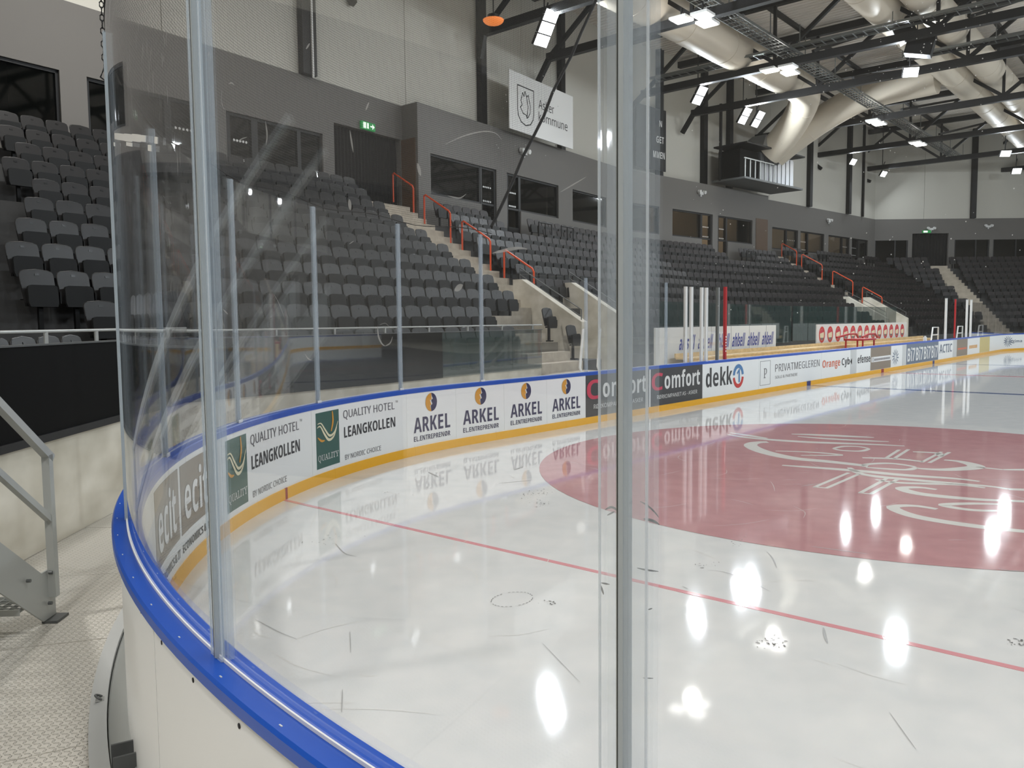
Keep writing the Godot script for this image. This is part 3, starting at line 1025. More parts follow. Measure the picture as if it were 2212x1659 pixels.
# ------------------------------------------------------------------ stands
func build_stands() -> void:
	# blocks of stepped rows: [name label, u0, u1, lowest row, highest row]
	var blocks := [
		["stepped concrete rows of the corner block behind the black parapet", 1.5, 15.0, 0, 9],
		["stepped concrete rows between the two orange railed stairs, nearer half", 16.95, 31.5, -1, 8],
		["stepped concrete rows between the two orange railed stairs, farther half", 31.5, 45.2, -1, 8],
		["stepped concrete rows past the second orange railed stairs", 46.9, 58.0, -1, 9],
	]
	for b in blocks:
		var t := thing("grandstand", b[0], "grandstand")
		for k in range(b[3], b[4] + 1):
			var f := -2.274 - TREAD * k + 0.60
			var u0: float = b[1]
			var u1: float = b[2]
			if b[1] > 46.0:
				u1 = far_end_u(k) + 0.3
			if k <= 1 and b[1] == 16.95:
				u0 = 18.85
			if k <= 1 and b[2] == 45.2:
				u1 = 43.3
			var back := f - TREAD if k < b[4] else f - TREAD - 0.7
			part("step", slab(Geo.new(), u0, u1, f, back, 0.0, floor_y(k)), M.concrete_step, t)
		if b[3] == 0:
			part("step", slab(Geo.new(), 4.28, 13.1, -0.917, -1.674, 0.0, floor_y(-1)), M.concrete_step, t)
			part("corner_step", Geo.new().prism(PackedVector2Array([Vector2(-1.2, 3.74), Vector2(4.28, -1.40), Vector2(4.28, -2.13), Vector2(-1.2, -1.54)]), 0.0, floor_y(-1)), M.concrete_step, t)
			part("corner_step", Geo.new().prism(PackedVector2Array([Vector2(-1.2, 2.54), Vector2(3.72, -2.07), Vector2(-1.2, -1.54)]), 0.0, floor_y(0)), M.concrete_step, t)
			part("corner_step", Geo.new().prism(PackedVector2Array([Vector2(-1.2, -1.54), Vector2(1.5, -1.84), Vector2(1.5, -9.7), Vector2(-1.2, -9.4)]), 0.0, floor_y(1)), M.concrete_step, t)
	stair("concrete stairs with orange rails between the corner block and the long stand", 15.0, 16.95, -2, 9, 9)
	stair("far concrete stairs with orange rails", 45.2, 46.9, 1, 9, 9)
	# corner at the far end
	var e := thing("grandstand", "stepped concrete rows across the far corner with a light stair", "grandstand")
	for k in range(-1, 10):
		var q := (9.75 - k) * TREAD
		for w in [[far_t(k), 3.7, M.concrete_step], [4.9, 22.0, M.concrete_step], [3.7, 4.9, M.concrete_stair]]:
			var o := PackedVector2Array([far_p(w[0], q + 0.6), far_p(w[1], q + 0.6), far_p(w[1], q - 0.157 if k < 9 else -0.4), far_p(w[0], q - 0.157 if k < 9 else -0.4)])
			part("step" if w[0] != 3.7 else "stair_step", Geo.new().prism(o, 0.0, floor_y(k)), w[2], e)
		var h := PackedVector2Array([far_p(3.7, q + 0.22), far_p(4.9, q + 0.22), far_p(4.9, q - 0.157), far_p(3.7, q - 0.157)])
		part("stair_step", Geo.new().prism(h, floor_y(k), floor_y(k) + RISE * 0.5), M.concrete_stair, e)
	# sloping concrete parapets beside the players' passages
	for q in [[15.95, 16.2, "sloping concrete parapet at the foot of the nearer orange railed stairs"], [18.6, 18.85, "second sloping concrete parapet across the passage from the nearer stairs"], [43.3, 43.55, "sloping concrete parapet before the far passage"], [45.9, 46.15, "sloping concrete parapet beyond the far passage"]]:
		var u: float = q[0]
		var x := wall_v(u, -2.274)
		var y1 := floor_y(1.9) + 0.82
		var front := x + 0.75
		var pf := [Vector2(front, 0.0), Vector2(x - 1.55, 0.0), Vector2(x - 1.55, y1), Vector2(x - 1.25, y1), Vector2(front, y1 - (front - x + 1.25) * RISE / TREAD)]
		var o := PackedVector2Array()
		for a in pf:
			o.append(Vector2(-a.x, a.y))
		var tr := Transform3D(Basis(Vector3(0, 0, -1), Vector3.UP, Vector3(1, 0, 0)), Vector3(u, 0, 0))
		var g := Geo.new().plate(o, 0.0, q[1] - q[0], tr)
		var w := thing("parapet", q[2], "parapet")
		part("wall_slab", g, M.concrete, w)
		var top: float = pf[4].y
		var uu: float = (q[0] + q[1]) * 0.5
		part("handrail", Geo.new().tube([Vector3(uu, y1 + 0.32, x - 1.4), Vector3(uu, top + 0.32, front - 0.1)], 0.014, 6), M.steel_dark, w)
		part("handrail", Geo.new().tube([Vector3(uu, y1 + 0.14, x - 1.4), Vector3(uu, top + 0.14, front - 0.1)], 0.009, 6), M.steel_dark, w)
		part("rail_post", Geo.new().tube([Vector3(uu, y1 - 0.1, x - 1.4), Vector3(uu, y1 + 0.32, x - 1.4)], 0.014, 6), M.steel_dark, w)
		part("rail_post", Geo.new().tube([Vector3(uu, top - 0.1, front - 0.1), Vector3(uu, top + 0.32, front - 0.1)], 0.014, 6), M.steel_dark, w)
	structure("wall_passage", slab(Geo.new(), 16.2, 18.6, -4.1, -4.3, 0.0, floor_y(2) - 0.01), M.concrete)
	structure("wall_passage", slab(Geo.new(), 43.55, 45.9, -4.1, -4.3, 0.0, floor_y(2) - 0.01), M.concrete)


func far_t(k: float) -> float:
	var q := (9.75 - k) * TREAD
	return (7.364 - 0.732 * q - 0.757 * k) / 0.6898


func far_p(t: float, q: float) -> Vector2:
	return Vector2(61.5 + 0.65 * t - 0.76 * q, -9.8 + 0.76 * t + 0.65 * q)


func far_end_u(k: float) -> float:
	return far_p(far_t(k), (9.75 - k) * TREAD).x


func stair(label: String, u0: float, u1: float, k0: int, k1: int, _kw: int) -> void:
	var t := thing("stairs", label, "stairs")
	for k in range(k0, k1 + 1):
		var f := -2.274 - TREAD * k + 0.60
		var a := u0
		var b := u1
		if k < 2 and u0 < 20.0:
			a = 13.1
			b = 15.0
		var y := floor_y(k)
		if y > 0.05:
			part("step", slab(Geo.new(), a, b, f, f - TREAD * 0.5, 0.0, y), M.concrete_stair, t)
		part("step", slab(Geo.new(), a, b, f - TREAD * 0.5, f - TREAD if k < k1 else f - TREAD - 0.5, 0.0, y + RISE * 0.5), M.concrete_stair, t)
	if u0 < 20.0:
		part("landing", slab(Geo.new(), 15.0, 15.94, -2.274 + 1.36, -2.274 - 0.914, 0.0, floor_y(-1)), M.concrete_step, t)
		part("landing", slab(Geo.new(), 13.1, 13.1 + 1.9, -2.274 + 2.5, -2.274 + 2.11, 0.0, 0.3), M.concrete_stair, t)


func orange_rail(u: float, ka: float, kb: float, label: String) -> void:
	# an inverted U over one and a half rows
	var a := Vector3(u, floor_y(ka), row_v(u, ka) + 0.3)
	var b := Vector3(u, floor_y(kb), row_v(u, kb) + 0.3)
	var h := Vector3(0, 0.95, 0)
	var t := thing("stair_rail", label, "handrail", b)
	var path := [a + h * 0.93, a + h + (b - a) * 0.05, b + h + (a - b) * 0.05, b + h * 0.93]
	for i in path.size():
		path[i] -= b
	part("post", Geo.new().tube([a - b, a - b + h * 0.95], 0.028, 8), M.orange_paint, t)
	part("post", Geo.new().tube([Vector3.ZERO, h * 0.95], 0.028, 8), M.orange_paint, t)
	part("handrail", Geo.new().tube(path, 0.028, 8), M.orange_paint, t)


# ------------------------------------------------------------------ seats
func seat_meshes() -> Dictionary:
	var lean := Transform3D(Basis(Vector3(1, 0, 0), Vector3(0, 0.98, -0.2).normalized(), Vector3(0, 0.2, 0.98).normalized()), Vector3(0, 0.40, 0.10))
	var o := PackedVector2Array([Vector2(-0.205, 0), Vector2(0.205, 0), Vector2(0.222, 0.22), Vector2(0.225, 0.38), Vector2(0.212, 0.425), Vector2(0.17, 0.445), Vector2(0.0, 0.462), Vector2(-0.17, 0.445), Vector2(-0.212, 0.425), Vector2(-0.225, 0.38), Vector2(-0.222, 0.22)])
	var back := Geo.new().plate(o, -0.02, 0.012, lean)
	# raised rim along the top
	var rim := []
	for q in [Vector2(0.222, 0.25), Vector2(0.224, 0.38), Vector2(0.208, 0.43), Vector2(0.165, 0.448), Vector2(0.0, 0.466), Vector2(-0.165, 0.448), Vector2(-0.208, 0.43), Vector2(-0.224, 0.38), Vector2(-0.222, 0.25)]:
		rim.append(lean * Vector3(q.x, q.y, 0.0))
	back.tube(rim, 0.012, 5)
	var pt := Transform3D(Basis(Vector3(1, 0, 0), Vector3(0, 0.99, -0.1).normalized(), Vector3(0, 0.1, 0.99).normalized()), Vector3(0, 0.40, 0.19))
	var po := PackedVector2Array([Vector2(-0.18, -0.06), Vector2(0.18, -0.06), Vector2(0.2, 0.0), Vector2(0.2, 0.19), Vector2(0.185, 0.225), Vector2(0.15, 0.24), Vector2(-0.15, 0.24), Vector2(-0.185, 0.225), Vector2(-0.2, 0.19), Vector2(-0.2, 0.0)])
	var pan := Geo.new().plate(po, -0.03, 0.02, pt)
	var legs := Geo.new()
	legs.box(Vector3(0.0, 0.19, 0.08), Vector3(0.06, 0.38, 0.05))
	legs.box(Vector3(0.0, 0.015, 0.10), Vector3(0.12, 0.03, 0.16))
	legs.box(Vector3(0.0, 0.37, 0.12), Vector3(0.40, 0.04, 0.05))
	var arm := Geo.new()
	arm.box(Vector3(0.236, 0.47, 0.14), Vector3(0.018, 0.16, 0.10))
	var plate := Geo.new().box(lean * Vector3(0, 0.395, 0.014), Vector3(0.055, 0.028, 0.006), lean.basis)
	return {"backrest": back.mesh(), "seat_pan": pan.mesh(), "bracket": legs.mesh(), "hinge": arm.mesh(), "number_plate": plate.mesh()}


func build_seats() -> void:
	var ms := seat_meshes()
	var mats := {"backrest": M.seat_back, "seat_pan": M.seat_pan, "bracket": M.seat_metal, "hinge": M.seat_metal, "number_plate": M.seat_plate}
	var words: Array = ["front", "second", "third", "fourth", "fifth", "sixth", "seventh", "eighth", "ninth", "tenth", "eleventh"]
	ordinals = words + ["twelfth", "thirteenth", "fourteenth", "fifteenth", "sixteenth", "seventeenth", "eighteenth", "nineteenth", "twentieth", "twenty-first", "twenty-second", "twenty-third", "twenty-fourth", "twenty-fifth", "twenty-sixth"]
	ordinals[0] = "first"
	var proto: Node3D = null
	var single := []   # [position, turn, label, group]
	var mass := []     # transforms
	var phase := {-1: 4.9, 0: 3.48, 1: 2.94, 2: 3.04, 3: 3.46, 4: 3.88, 5: 4.3, 6: 4.09, 7: 4.59, 8: 4.58, 9: 4.77}
	for k in range(-1, 10):
		var u: float = phase[k] + 0.25
		var last := 14.75 if k > 1 else 12.9
		if k == 1:
			last = 14.75
		var count := int((last - u) / 0.4971) + 1
		while u < last:
			single.append([Vector3(u, floor_y(k), row_v(u, k)), turn_at(u), "dark folding seat, %s from the concrete stairs in the %s row, corner block" % [ordinals[count - 1], words[k + 1]], "seats of the corner block"])
			u += 0.4971
			count -= 1
	for k in [-1, 0]:
		single.append([Vector3(15.35, floor_y(k), row_v(15.35, k)), turn_at(15), "dark grey folding seat beside the sloping concrete parapet, %s row" % words[k + 1], "seats beside the parapet"])
	# seats that follow the slanting parapet
	for r in [[0.75, -1, 9], [1.62, 0, 7]]:
		for i in r[2]:
			var tt: float = -1.2 + 0.5 * i + (0.2 if r[1] == 0 else 0.0)
			var p: Vector2 = Vector2(1.06, 1.66) + Vector2(0.73, -0.685) * tt + Vector2(-0.685, -0.73) * r[0]
			if p.y < -1.45 or p.x < -1.0:
				continue
			single.append([Vector3(p.x, floor_y(r[1]), p.y), atan2(0.685, 0.73), "dark grey folding seat turned along the slanting black parapet, %s in the %s row" % [ordinals[i], words[r[1] + 1]], "seats along the slanting parapet"])
	for k in range(-1, 9):
		var u := 17.25 if k > 1 else 19.2
		while u < 31.3:
			# gangways in front of the wall openings
			if not (k >= 7 and ((u > 20.6 and u < 22.9) or (u > 17.0 and u < 17.4))):
				if k >= 3 and k <= 7 and u < 19.7:
					single.append([Vector3(u, floor_y(k), row_v(u, k)), turn_at(u), "dark folding seat past the orange rails, %s from the stairs in the %s row" % [ordinals[int((u - 17.25) / 0.4971 + 0.5)], words[k + 1]], "seats right of the orange rails"])
				else:
					mass.append(Transform3D(Basis(Vector3.UP, turn_at(u)), Vector3(u, floor_y(k), row_v(u, k))))
			u += 0.4971
		u = 31.75
		while u < (45.0 if k > 1 else 43.1):
			if not (k >= 7 and u > 38.6 and u < 41.0):
				mass.append(Transform3D(Basis(Vector3.UP, turn_at(u)), Vector3(u, floor_y(k), row_v(u, k))))
			u += 0.4971
	for k in range(-1, 10):
		var u := 47.2
		while u < far_end_u(k) - 0.3:
			if not (k >= 8 and ((u > 49.4 and u < 51.6) or (u > 56.5 and u < 58.2))):
				mass.append(Transform3D(Basis(Vector3.UP, turn_at(u)), Vector3(u, floor_y(k), row_v(u, k))))
			u += 0.4971
		var q := (9.75 - k) * TREAD
		var ft := far_t(k) + 0.6
		while ft < 16.0:
			if ft < 3.45 or ft > 5.15:
				var p := far_p(ft, q)
				mass.append(Transform3D(Basis(Vector3.UP, -0.863), Vector3(p.x, floor_y(k), p.y)))
			ft += 0.5
	for s in single:
		var o: Node3D
		if proto == null:
			o = Node3D.new()
			for key in ms:
				inst(key, ms[key], mats[key], o)
			proto = o
		else:
			o = proto.duplicate()
		o.name = numbered("stadium_seat")
		add_child(o)
		o.position = s[0]
		o.rotation.y = s[1]
		tag(o, s[2], "seat", s[3])
	var far := ArrayMesh.new()
	for key in ["backrest", "seat_pan", "bracket"]:
		far.add_surface_from_arrays(Mesh.PRIMITIVE_TRIANGLES, ms[key].surface_get_arrays(0))
		far.surface_set_material(far.get_surface_count() - 1, M.seat_far if key == "backrest" else mats[key])
	var mm := MultiMesh.new()
	mm.transform_format = MultiMesh.TRANSFORM_3D
	mm.mesh = far
	mm.instance_count = mass.size()
	for i in mass.size():
		mm.set_instance_transform(i, mass[i])
	var mi := MultiMeshInstance3D.new()
	mi.name = "far_stadium_seats"
	mi.multimesh = mm
	add_child(mi)
	tag(mi, "rows of dark folding seats filling the long stand and the far corner", "seats", "", "stuff")
	print("single seats ", single.size(), " mass ", mass.size())


# ------------------------------------------------------------------ walls behind the stands
func wall_band(t: Node, u0: float, u1: float, v0: float, openings: Array) -> void:
	# a wall from the floor to 9.07 m with real openings [u0, u1, y0, y1]
	var cuts := [u0]
	for o in openings:
		cuts.append(o[0])
		cuts.append(o[1])
	cuts.append(u1)
	for i in cuts.size() - 1:
		if cuts[i + 1] - cuts[i] < 0.01:
			continue
		if i % 2 == 0:
			part("wall_panel", slab(Geo.new(), cuts[i], cuts[i + 1], v0, v0 - 0.3, 0.0, 9.07), M.wall_band, t)
		else:
			var o: Array = openings[(i - 1) / 2]
			part("wall_panel", slab(Geo.new(), cuts[i], cuts[i + 1], v0, v0 - 0.3, o[3], 9.07), M.wall_band, t)
			if o[2] > 0.1:
				part("wall_panel", slab(Geo.new(), cuts[i], cuts[i + 1], v0, v0 - 0.3, 0.0, o[2]), M.wall_band, t)


func stand_window(u0: float, u1: float, y0: float, y1: float, v0: float, mull: Array, doors: Array) -> void:
	window_count += 1
	# a glazed opening: frame, mullions and panes; doors: [u0, u1] reaching down to the gangway
	var w := group_structure("window_%d" % window_count)
	var f := Geo.new()
	slab(f, u0, u1, v0 - 0.06, v0 - 0.18, y1 - 0.07, y1)
	slab(f, u0, u1, v0 - 0.06, v0 - 0.18, y0, y0 + 0.07)
	slab(f, u0, u0 + 0.07, v0 - 0.06, v0 - 0.18, y0, y1)
	slab(f, u1 - 0.07, u1, v0 - 0.06, v0 - 0.18, y0, y1)
	part("window_frame", f, M.frame_black, w)
	var edges := [u0 + 0.07]
	for m in mull:
		part("mullion", slab(Geo.new(), m - 0.06, m + 0.06, v0 - 0.06, v0 - 0.18, y0 + 0.07, y1 - 0.07), M.frame_black, w)
		edges.append(m - 0.06)
		edges.append(m + 0.06)
	edges.append(u1 - 0.07)
	for i in range(0, edges.size() - 1, 2):
		part("pane", slab(Geo.new(), edges[i], edges[i + 1], v0 - 0.11, v0 - 0.125, y0 + 0.07, y1 - 0.07), M.window_glass, w)
	for d in doors:
		var g := Geo.new()
		slab(g, d[0], d[1], v0 - 0.05, v0 - 0.2, 5.35, 5.55)
		slab(g, d[0], d[0] + 0.1, v0 - 0.05, v0 - 0.2, 5.35, y1)
		slab(g, d[1] - 0.1, d[1], v0 - 0.05, v0 - 0.2, 5.35, y1)
		part("door_leaf", g, M.frame_black, w)
		var dots := Geo.new()
		for h in [6.35, 6.85]:
			for i in 5:
				var uu: float = lerpf(d[0] + 0.25, d[1] - 0.25, i / 4.0)
				var c := Vector3(uu, h, wall_v(uu, v0 - 0.10))
				dots.disc(c, Vector3(0.035, 0, 0), Vector3(0, 0.035, 0), 8)
		part("glass_dots", dots, M.white_paint, w)


func build_walls() -> void:
	var n := group_structure("wall_north", "grey wall band with dark windows behind the stands")
	var va := -9.655
	var vb := -8.9
	wall_band(n, -15.5, 17.45, va, [[3.0, 6.37, 5.3, 7.54], [6.97, 9.9, 5.3, 7.54], [10.62, 13.96, 5.3, 7.54], [14.41, 17.36, 5.3, 7.96]])
	wall_band(n, 17.45, 31.5, vb, [[18.05, 21.8, 5.3, 7.54], [22.47, 26.2, 5.3, 7.54], [27.35, 30.4, 6.2, 7.54]])
	wall_band(n, 31.5, 45.1, vb, [[32.6, 34.7, 6.2, 7.54], [35.8, 39.4, 5.3, 7.54], [39.9, 43.4, 5.3, 7.54]])
	wall_band(n, 45.1, 61.6, va, [[47.0, 50.2, 5.3, 7.5], [50.5, 53.7, 5.3, 7.5], [54.3, 57.5, 5.3, 7.5], [57.8, 60.4, 5.3, 7.5]])
	part("block_side", slab(Geo.new(), 17.42, 17.6, vb - 0.001, va - 0.2, 0.0, 9.069), M.wall_band, n)
	part("block_side", slab(Geo.new(), 44.95, 45.1, vb - 0.001, va - 0.2, 0.0, 9.069), M.wall_band, n)
	part("brown_panel", slab(Geo.new(), 43.75, 45.05, vb + 0.02, vb - 0.01, 5.0, 7.7), M.brown_panel, n)
	part("brown_panel", slab(Geo.new(), 17.38, 17.42, vb - 0.1, va - 0.1, 5.0, 7.95), M.brown_panel, n)
	# low sills where only the door parts reach the gangway
	for q in [[3.0, 6.37, va], [6.97, 8.9, va], [10.62, 13.1, va], [18.05, 20.85, vb], [23.4, 26.2, vb], [35.8, 38.4, vb], [40.9, 43.4, vb], [47.0, 48.7, va], [51.6, 53.7, va], [54.3, 56.4, va], [58.9, 60.4, va]]:
		part("sill_panel", slab(Geo.new(), q[0], q[1], q[2] + 0.002, q[2] - 0.298, 5.29, 6.2), M.wall_band, n)
	stand_window(3.0, 6.37, 6.2, 7.54, va, [4.7], [])
	stand_window(6.97, 9.9, 6.2, 7.54, va, [8.95], [[8.95, 9.88]])
	stand_window(10.62, 13.96, 6.2, 7.54, va, [11.6, 13.1], [[10.66, 11.55]])
	stand_window(18.05, 21.8, 6.2, 7.54, vb, [20.85], [[20.85, 21.78]])
	stand_window(22.47, 26.2, 6.2, 7.54, vb, [23.4], [[22.5, 23.4]])
	stand_window(27.35, 30.4, 6.2, 7.54, vb, [], [])
	stand_window(32.6, 34.7, 6.2, 7.54, vb, [], [])
	stand_window(35.8, 39.4, 6.2, 7.54, vb, [38.4], [[38.4, 39.37]])
	stand_window(39.9, 43.4, 6.2, 7.54, vb, [40.85], [[39.95, 40.85]])
	stand_window(47.0, 50.2, 6.2, 7.5, va, [48.8], [[48.8, 50.17]])
	stand_window(50.5, 53.7, 6.2, 7.5, va, [51.6], [[50.53, 51.6]])
	stand_window(54.3, 57.5, 6.2, 7.5, va, [56.4], [[56.4, 57.47]])
	stand_window(57.8, 60.4, 6.2, 7.5, va, [58.9], [[57.83, 58.9]])
	# rooms behind the windows
	part("room_back", slab(Geo.new(), -15.5, 31.5, -13.4, -13.7, 0.0, 9.07), M.room_wall, n)
	part("room_back", slab(Geo.new(), 31.5, 64.0, -13.4, -13.7, 0.0, 9.07), M.room_wall, n)
	part("room_floor", slab(Geo.new(), -15.5, 31.5, -9.2, -13.4, 5.1, 5.3), M.concrete_step, n)
	part("room_floor", slab(Geo.new(), 31.5, 64.0, -9.2, -13.4, 5.1, 5.3), M.concrete_step, n)
	part("room_ceiling", slab(Geo.new(), -15.5, 31.5, -9.95, -13.4, 8.7, 8.9), M.wall_band, n)
	part("room_ceiling", slab(Geo.new(), 31.5, 64.0, -9.95, -13.4, 8.7, 8.9), M.wall_band, n)
	for u in [2.0, 6.6, 10.2, 14.2, 17.5, 22.1, 26.8, 31.4, 35.2, 39.6, 43.6, 46.4, 50.3, 54.0, 57.6]:
		part("room_divider", slab(Geo.new(), u, u + 0.15, -9.97, -13.4, 5.3, 8.7), M.room_wall, n)
	for q in [[37.0, "round ceiling lamp lit in the room behind the window left of the air unit"], [42.0, "round ceiling lamp lit in the room right of the air unit"], [48.2, "round ceiling lamp lit in the first room past the far stairs"], [52.4, "round ceiling lamp lit in the second room past the far stairs"], [55.5, "round ceiling lamp lit in the third room past the far stairs"]]:
		var c := Vector3(q[0], 8.55, wall_v(q[0], -11.6))
		var t := thing("round_ceiling_lamp", q[1], "lamp", c)
		part("lamp_disc", Geo.new().tube([Vector3(0, 0, 0), Vector3(0, 0.08, 0)], 0.3, 16), M.lamp_warm, t)
		part("rim", Geo.new().tube([Vector3(0, 0.08, 0), Vector3(0, 0.15, 0)], 0.33, 16), M.white_paint, t)
		var l := OmniLight3D.new()
		l.name = "room_light"
		l.position = Vector3(0, -0.25, 0)
		l.light_color = Color(1.0, 0.93, 0.82)
		l.light_energy = 3.0
		l.light_size = 0.25
		l.omni_range = 12.0
		l.shadow_enabled = true
		t.add_child(l, true)
	# black curtains in the doorway
	curtain(14.45, 17.33, va - 0.22, "black pleated curtain filling the doorway above the orange rails")
	# upper wall of pale panels with black columns
	var up := group_structure("wall_upper", "pale upper wall panels between black columns")
	var edges := [-15.5, -10.0, -3.0, 4.0, 8.9, 13.4, 17.7, 21.8, 24.6, 27.5, 31.5, 35.67, 39.6, 42.1, 46.7, 51.43, 57.0, 59.3, 62.65]
	for i in edges.size() - 1:
		part("wall_panel", slab(Geo.new(), edges[i] + 0.01, edges[i + 1] - 0.01, va - 0.05, va - 0.3, 9.071, 15.6), M.wall_upper, up)
	for u in [13.4, 21.8, 27.5, 35.67, 39.6, 42.1, 51.43, 57.0, 62.3]:
		var w := 0.52 if u == 13.4 else 0.34
		part("column", slab(Geo.new(), u - w * 0.5, u + w * 0.5, va + 0.2, va - 0.04, 9.08, 15.6), M.black_steel, up)
	part("column", slab(Geo.new(), 59.25, 59.4, va + 0.1, va - 0.04, 9.08, 15.6), M.black_steel, up)
	part("cable_duct", slab(Geo.new(), 13.45, 13.50, va + 0.25, va + 0.2, 9.0, 15.0), M.white_paint, up)
	# far corner wall
	var f := group_structure("wall_far_corner", "grey and pale wall across the far corner with a black curtained doorway")
	var spans := [[-0.6, 0.0, 0.0], [0.0, 2.4, 2], [2.4, 2.7, 0.0], [2.7, 5.33, 1], [5.33, 5.77, 0.0], [5.77, 8.31, 2], [8.31, 8.57, 0.0], [8.57, 11.3, 2], [11.3, 30.0, 0.0]]
	for s in spans:
		var o := PackedVector2Array([far_p(s[0], 0), far_p(s[1], 0), far_p(s[1], -0.3), far_p(s[0], -0.3)])
		if s[2] == 0.0:
			part("wall_panel", Geo.new().prism(o, 0.0, 9.07), M.wall_band, f)
		else:
			part("wall_panel", Geo.new().prism(o, 7.55 if s[2] == 2 else 8.03, 9.07), M.wall_band, f)
			part("wall_panel", Geo.new().prism(o, 0.0, 5.3), M.wall_band, f)
			var ins := PackedVector2Array([far_p(s[0], -0.1), far_p(s[1], -0.1), far_p(s[1], -0.12), far_p(s[0], -0.12)])
			if s[2] == 2:
				part("pane", Geo.new().prism(ins, 5.3, 7.55), M.window_glass, f)
				for m in [s[0] + 0.04, lerpf(s[0], s[1], 0.62), s[1] - 0.04]:
					var mo := PackedVector2Array([far_p(m - 0.05, -0.06), far_p(m + 0.05, -0.06), far_p(m + 0.05, -0.16), far_p(m - 0.05, -0.16)])
					part("mullion", Geo.new().prism(mo, 5.3, 7.55), M.frame_black, f)
	part("room_back", Geo.new().prism(PackedVector2Array([far_p(-2, -3.0), far_p(30, -3.0), far_p(30, -3.3), far_p(-2, -3.3)]), 0.0, 9.07), M.room_wall, f)
	part("room_ceiling", Geo.new().prism(PackedVector2Array([far_p(-2, -0.31), far_p(30, -0.31), far_p(30, -3.0), far_p(-2, -3.0)]), 8.7, 8.9), M.wall_band, f)
	for s in [[-0.6, 3.5], [3.52, 7.0], [7.02, 11.0], [11.02, 16.0], [16.02, 30.0]]:
		part("wall_panel", Geo.new().prism(PackedVector2Array([far_p(s[0], -0.05), far_p(s[1], -0.05), far_p(s[1], -0.35), far_p(s[0], -0.35)]), 9.071, 15.6), M.wall_upper, f)
	for s in [7.0, 16.0]:
		part("column", Geo.new().prism(PackedVector2Array([far_p(s - 0.17, 0.2), far_p(s + 0.17, 0.2), far_p(s + 0.17, -0.04), far_p(s - 0.17, -0.04)]), 9.08, 15.6), M.black_steel, f)
	var pl := Geo.new()
	var m := 22
	for i in m:
		var a := far_p(2.75 + 2.53 * i / m, -0.15 + 0.05 * (i % 2))
		var b := far_p(2.75 + 2.53 * (i + 1) / m, -0.15 + 0.05 * ((i + 1) % 2))
		pl.quad(Vector3(a.x, 5.3, a.y), Vector3(b.x, 5.3, b.y), Vector3(b.x, 8.03, b.y), Vector3(a.x, 8.03, a.y))
	tag(part("curtain", pl, M.curtain, self), "black pleated curtain in the doorway of the far corner", "curtain")


func curtain(u0: float, u1: float, v0: float, label: String) -> void:
	var g := Geo.new()
	var n := 40
	for i in n:
		var a := lerpf(u0, u1, float(i) / n)
		var b := lerpf(u0, u1, float(i + 1) / n)
		var wa := wall_v(a, v0 + 0.05 * (i % 2))
		var wb := wall_v(b, v0 + 0.05 * ((i + 1) % 2))
		g.quad(Vector3(a, 5.3, wa), Vector3(b, 5.3, wb), Vector3(b, 7.95, wb), Vector3(a, 7.95, wa))
	tag(part("curtain", g, M.curtain, self), label, "curtain")


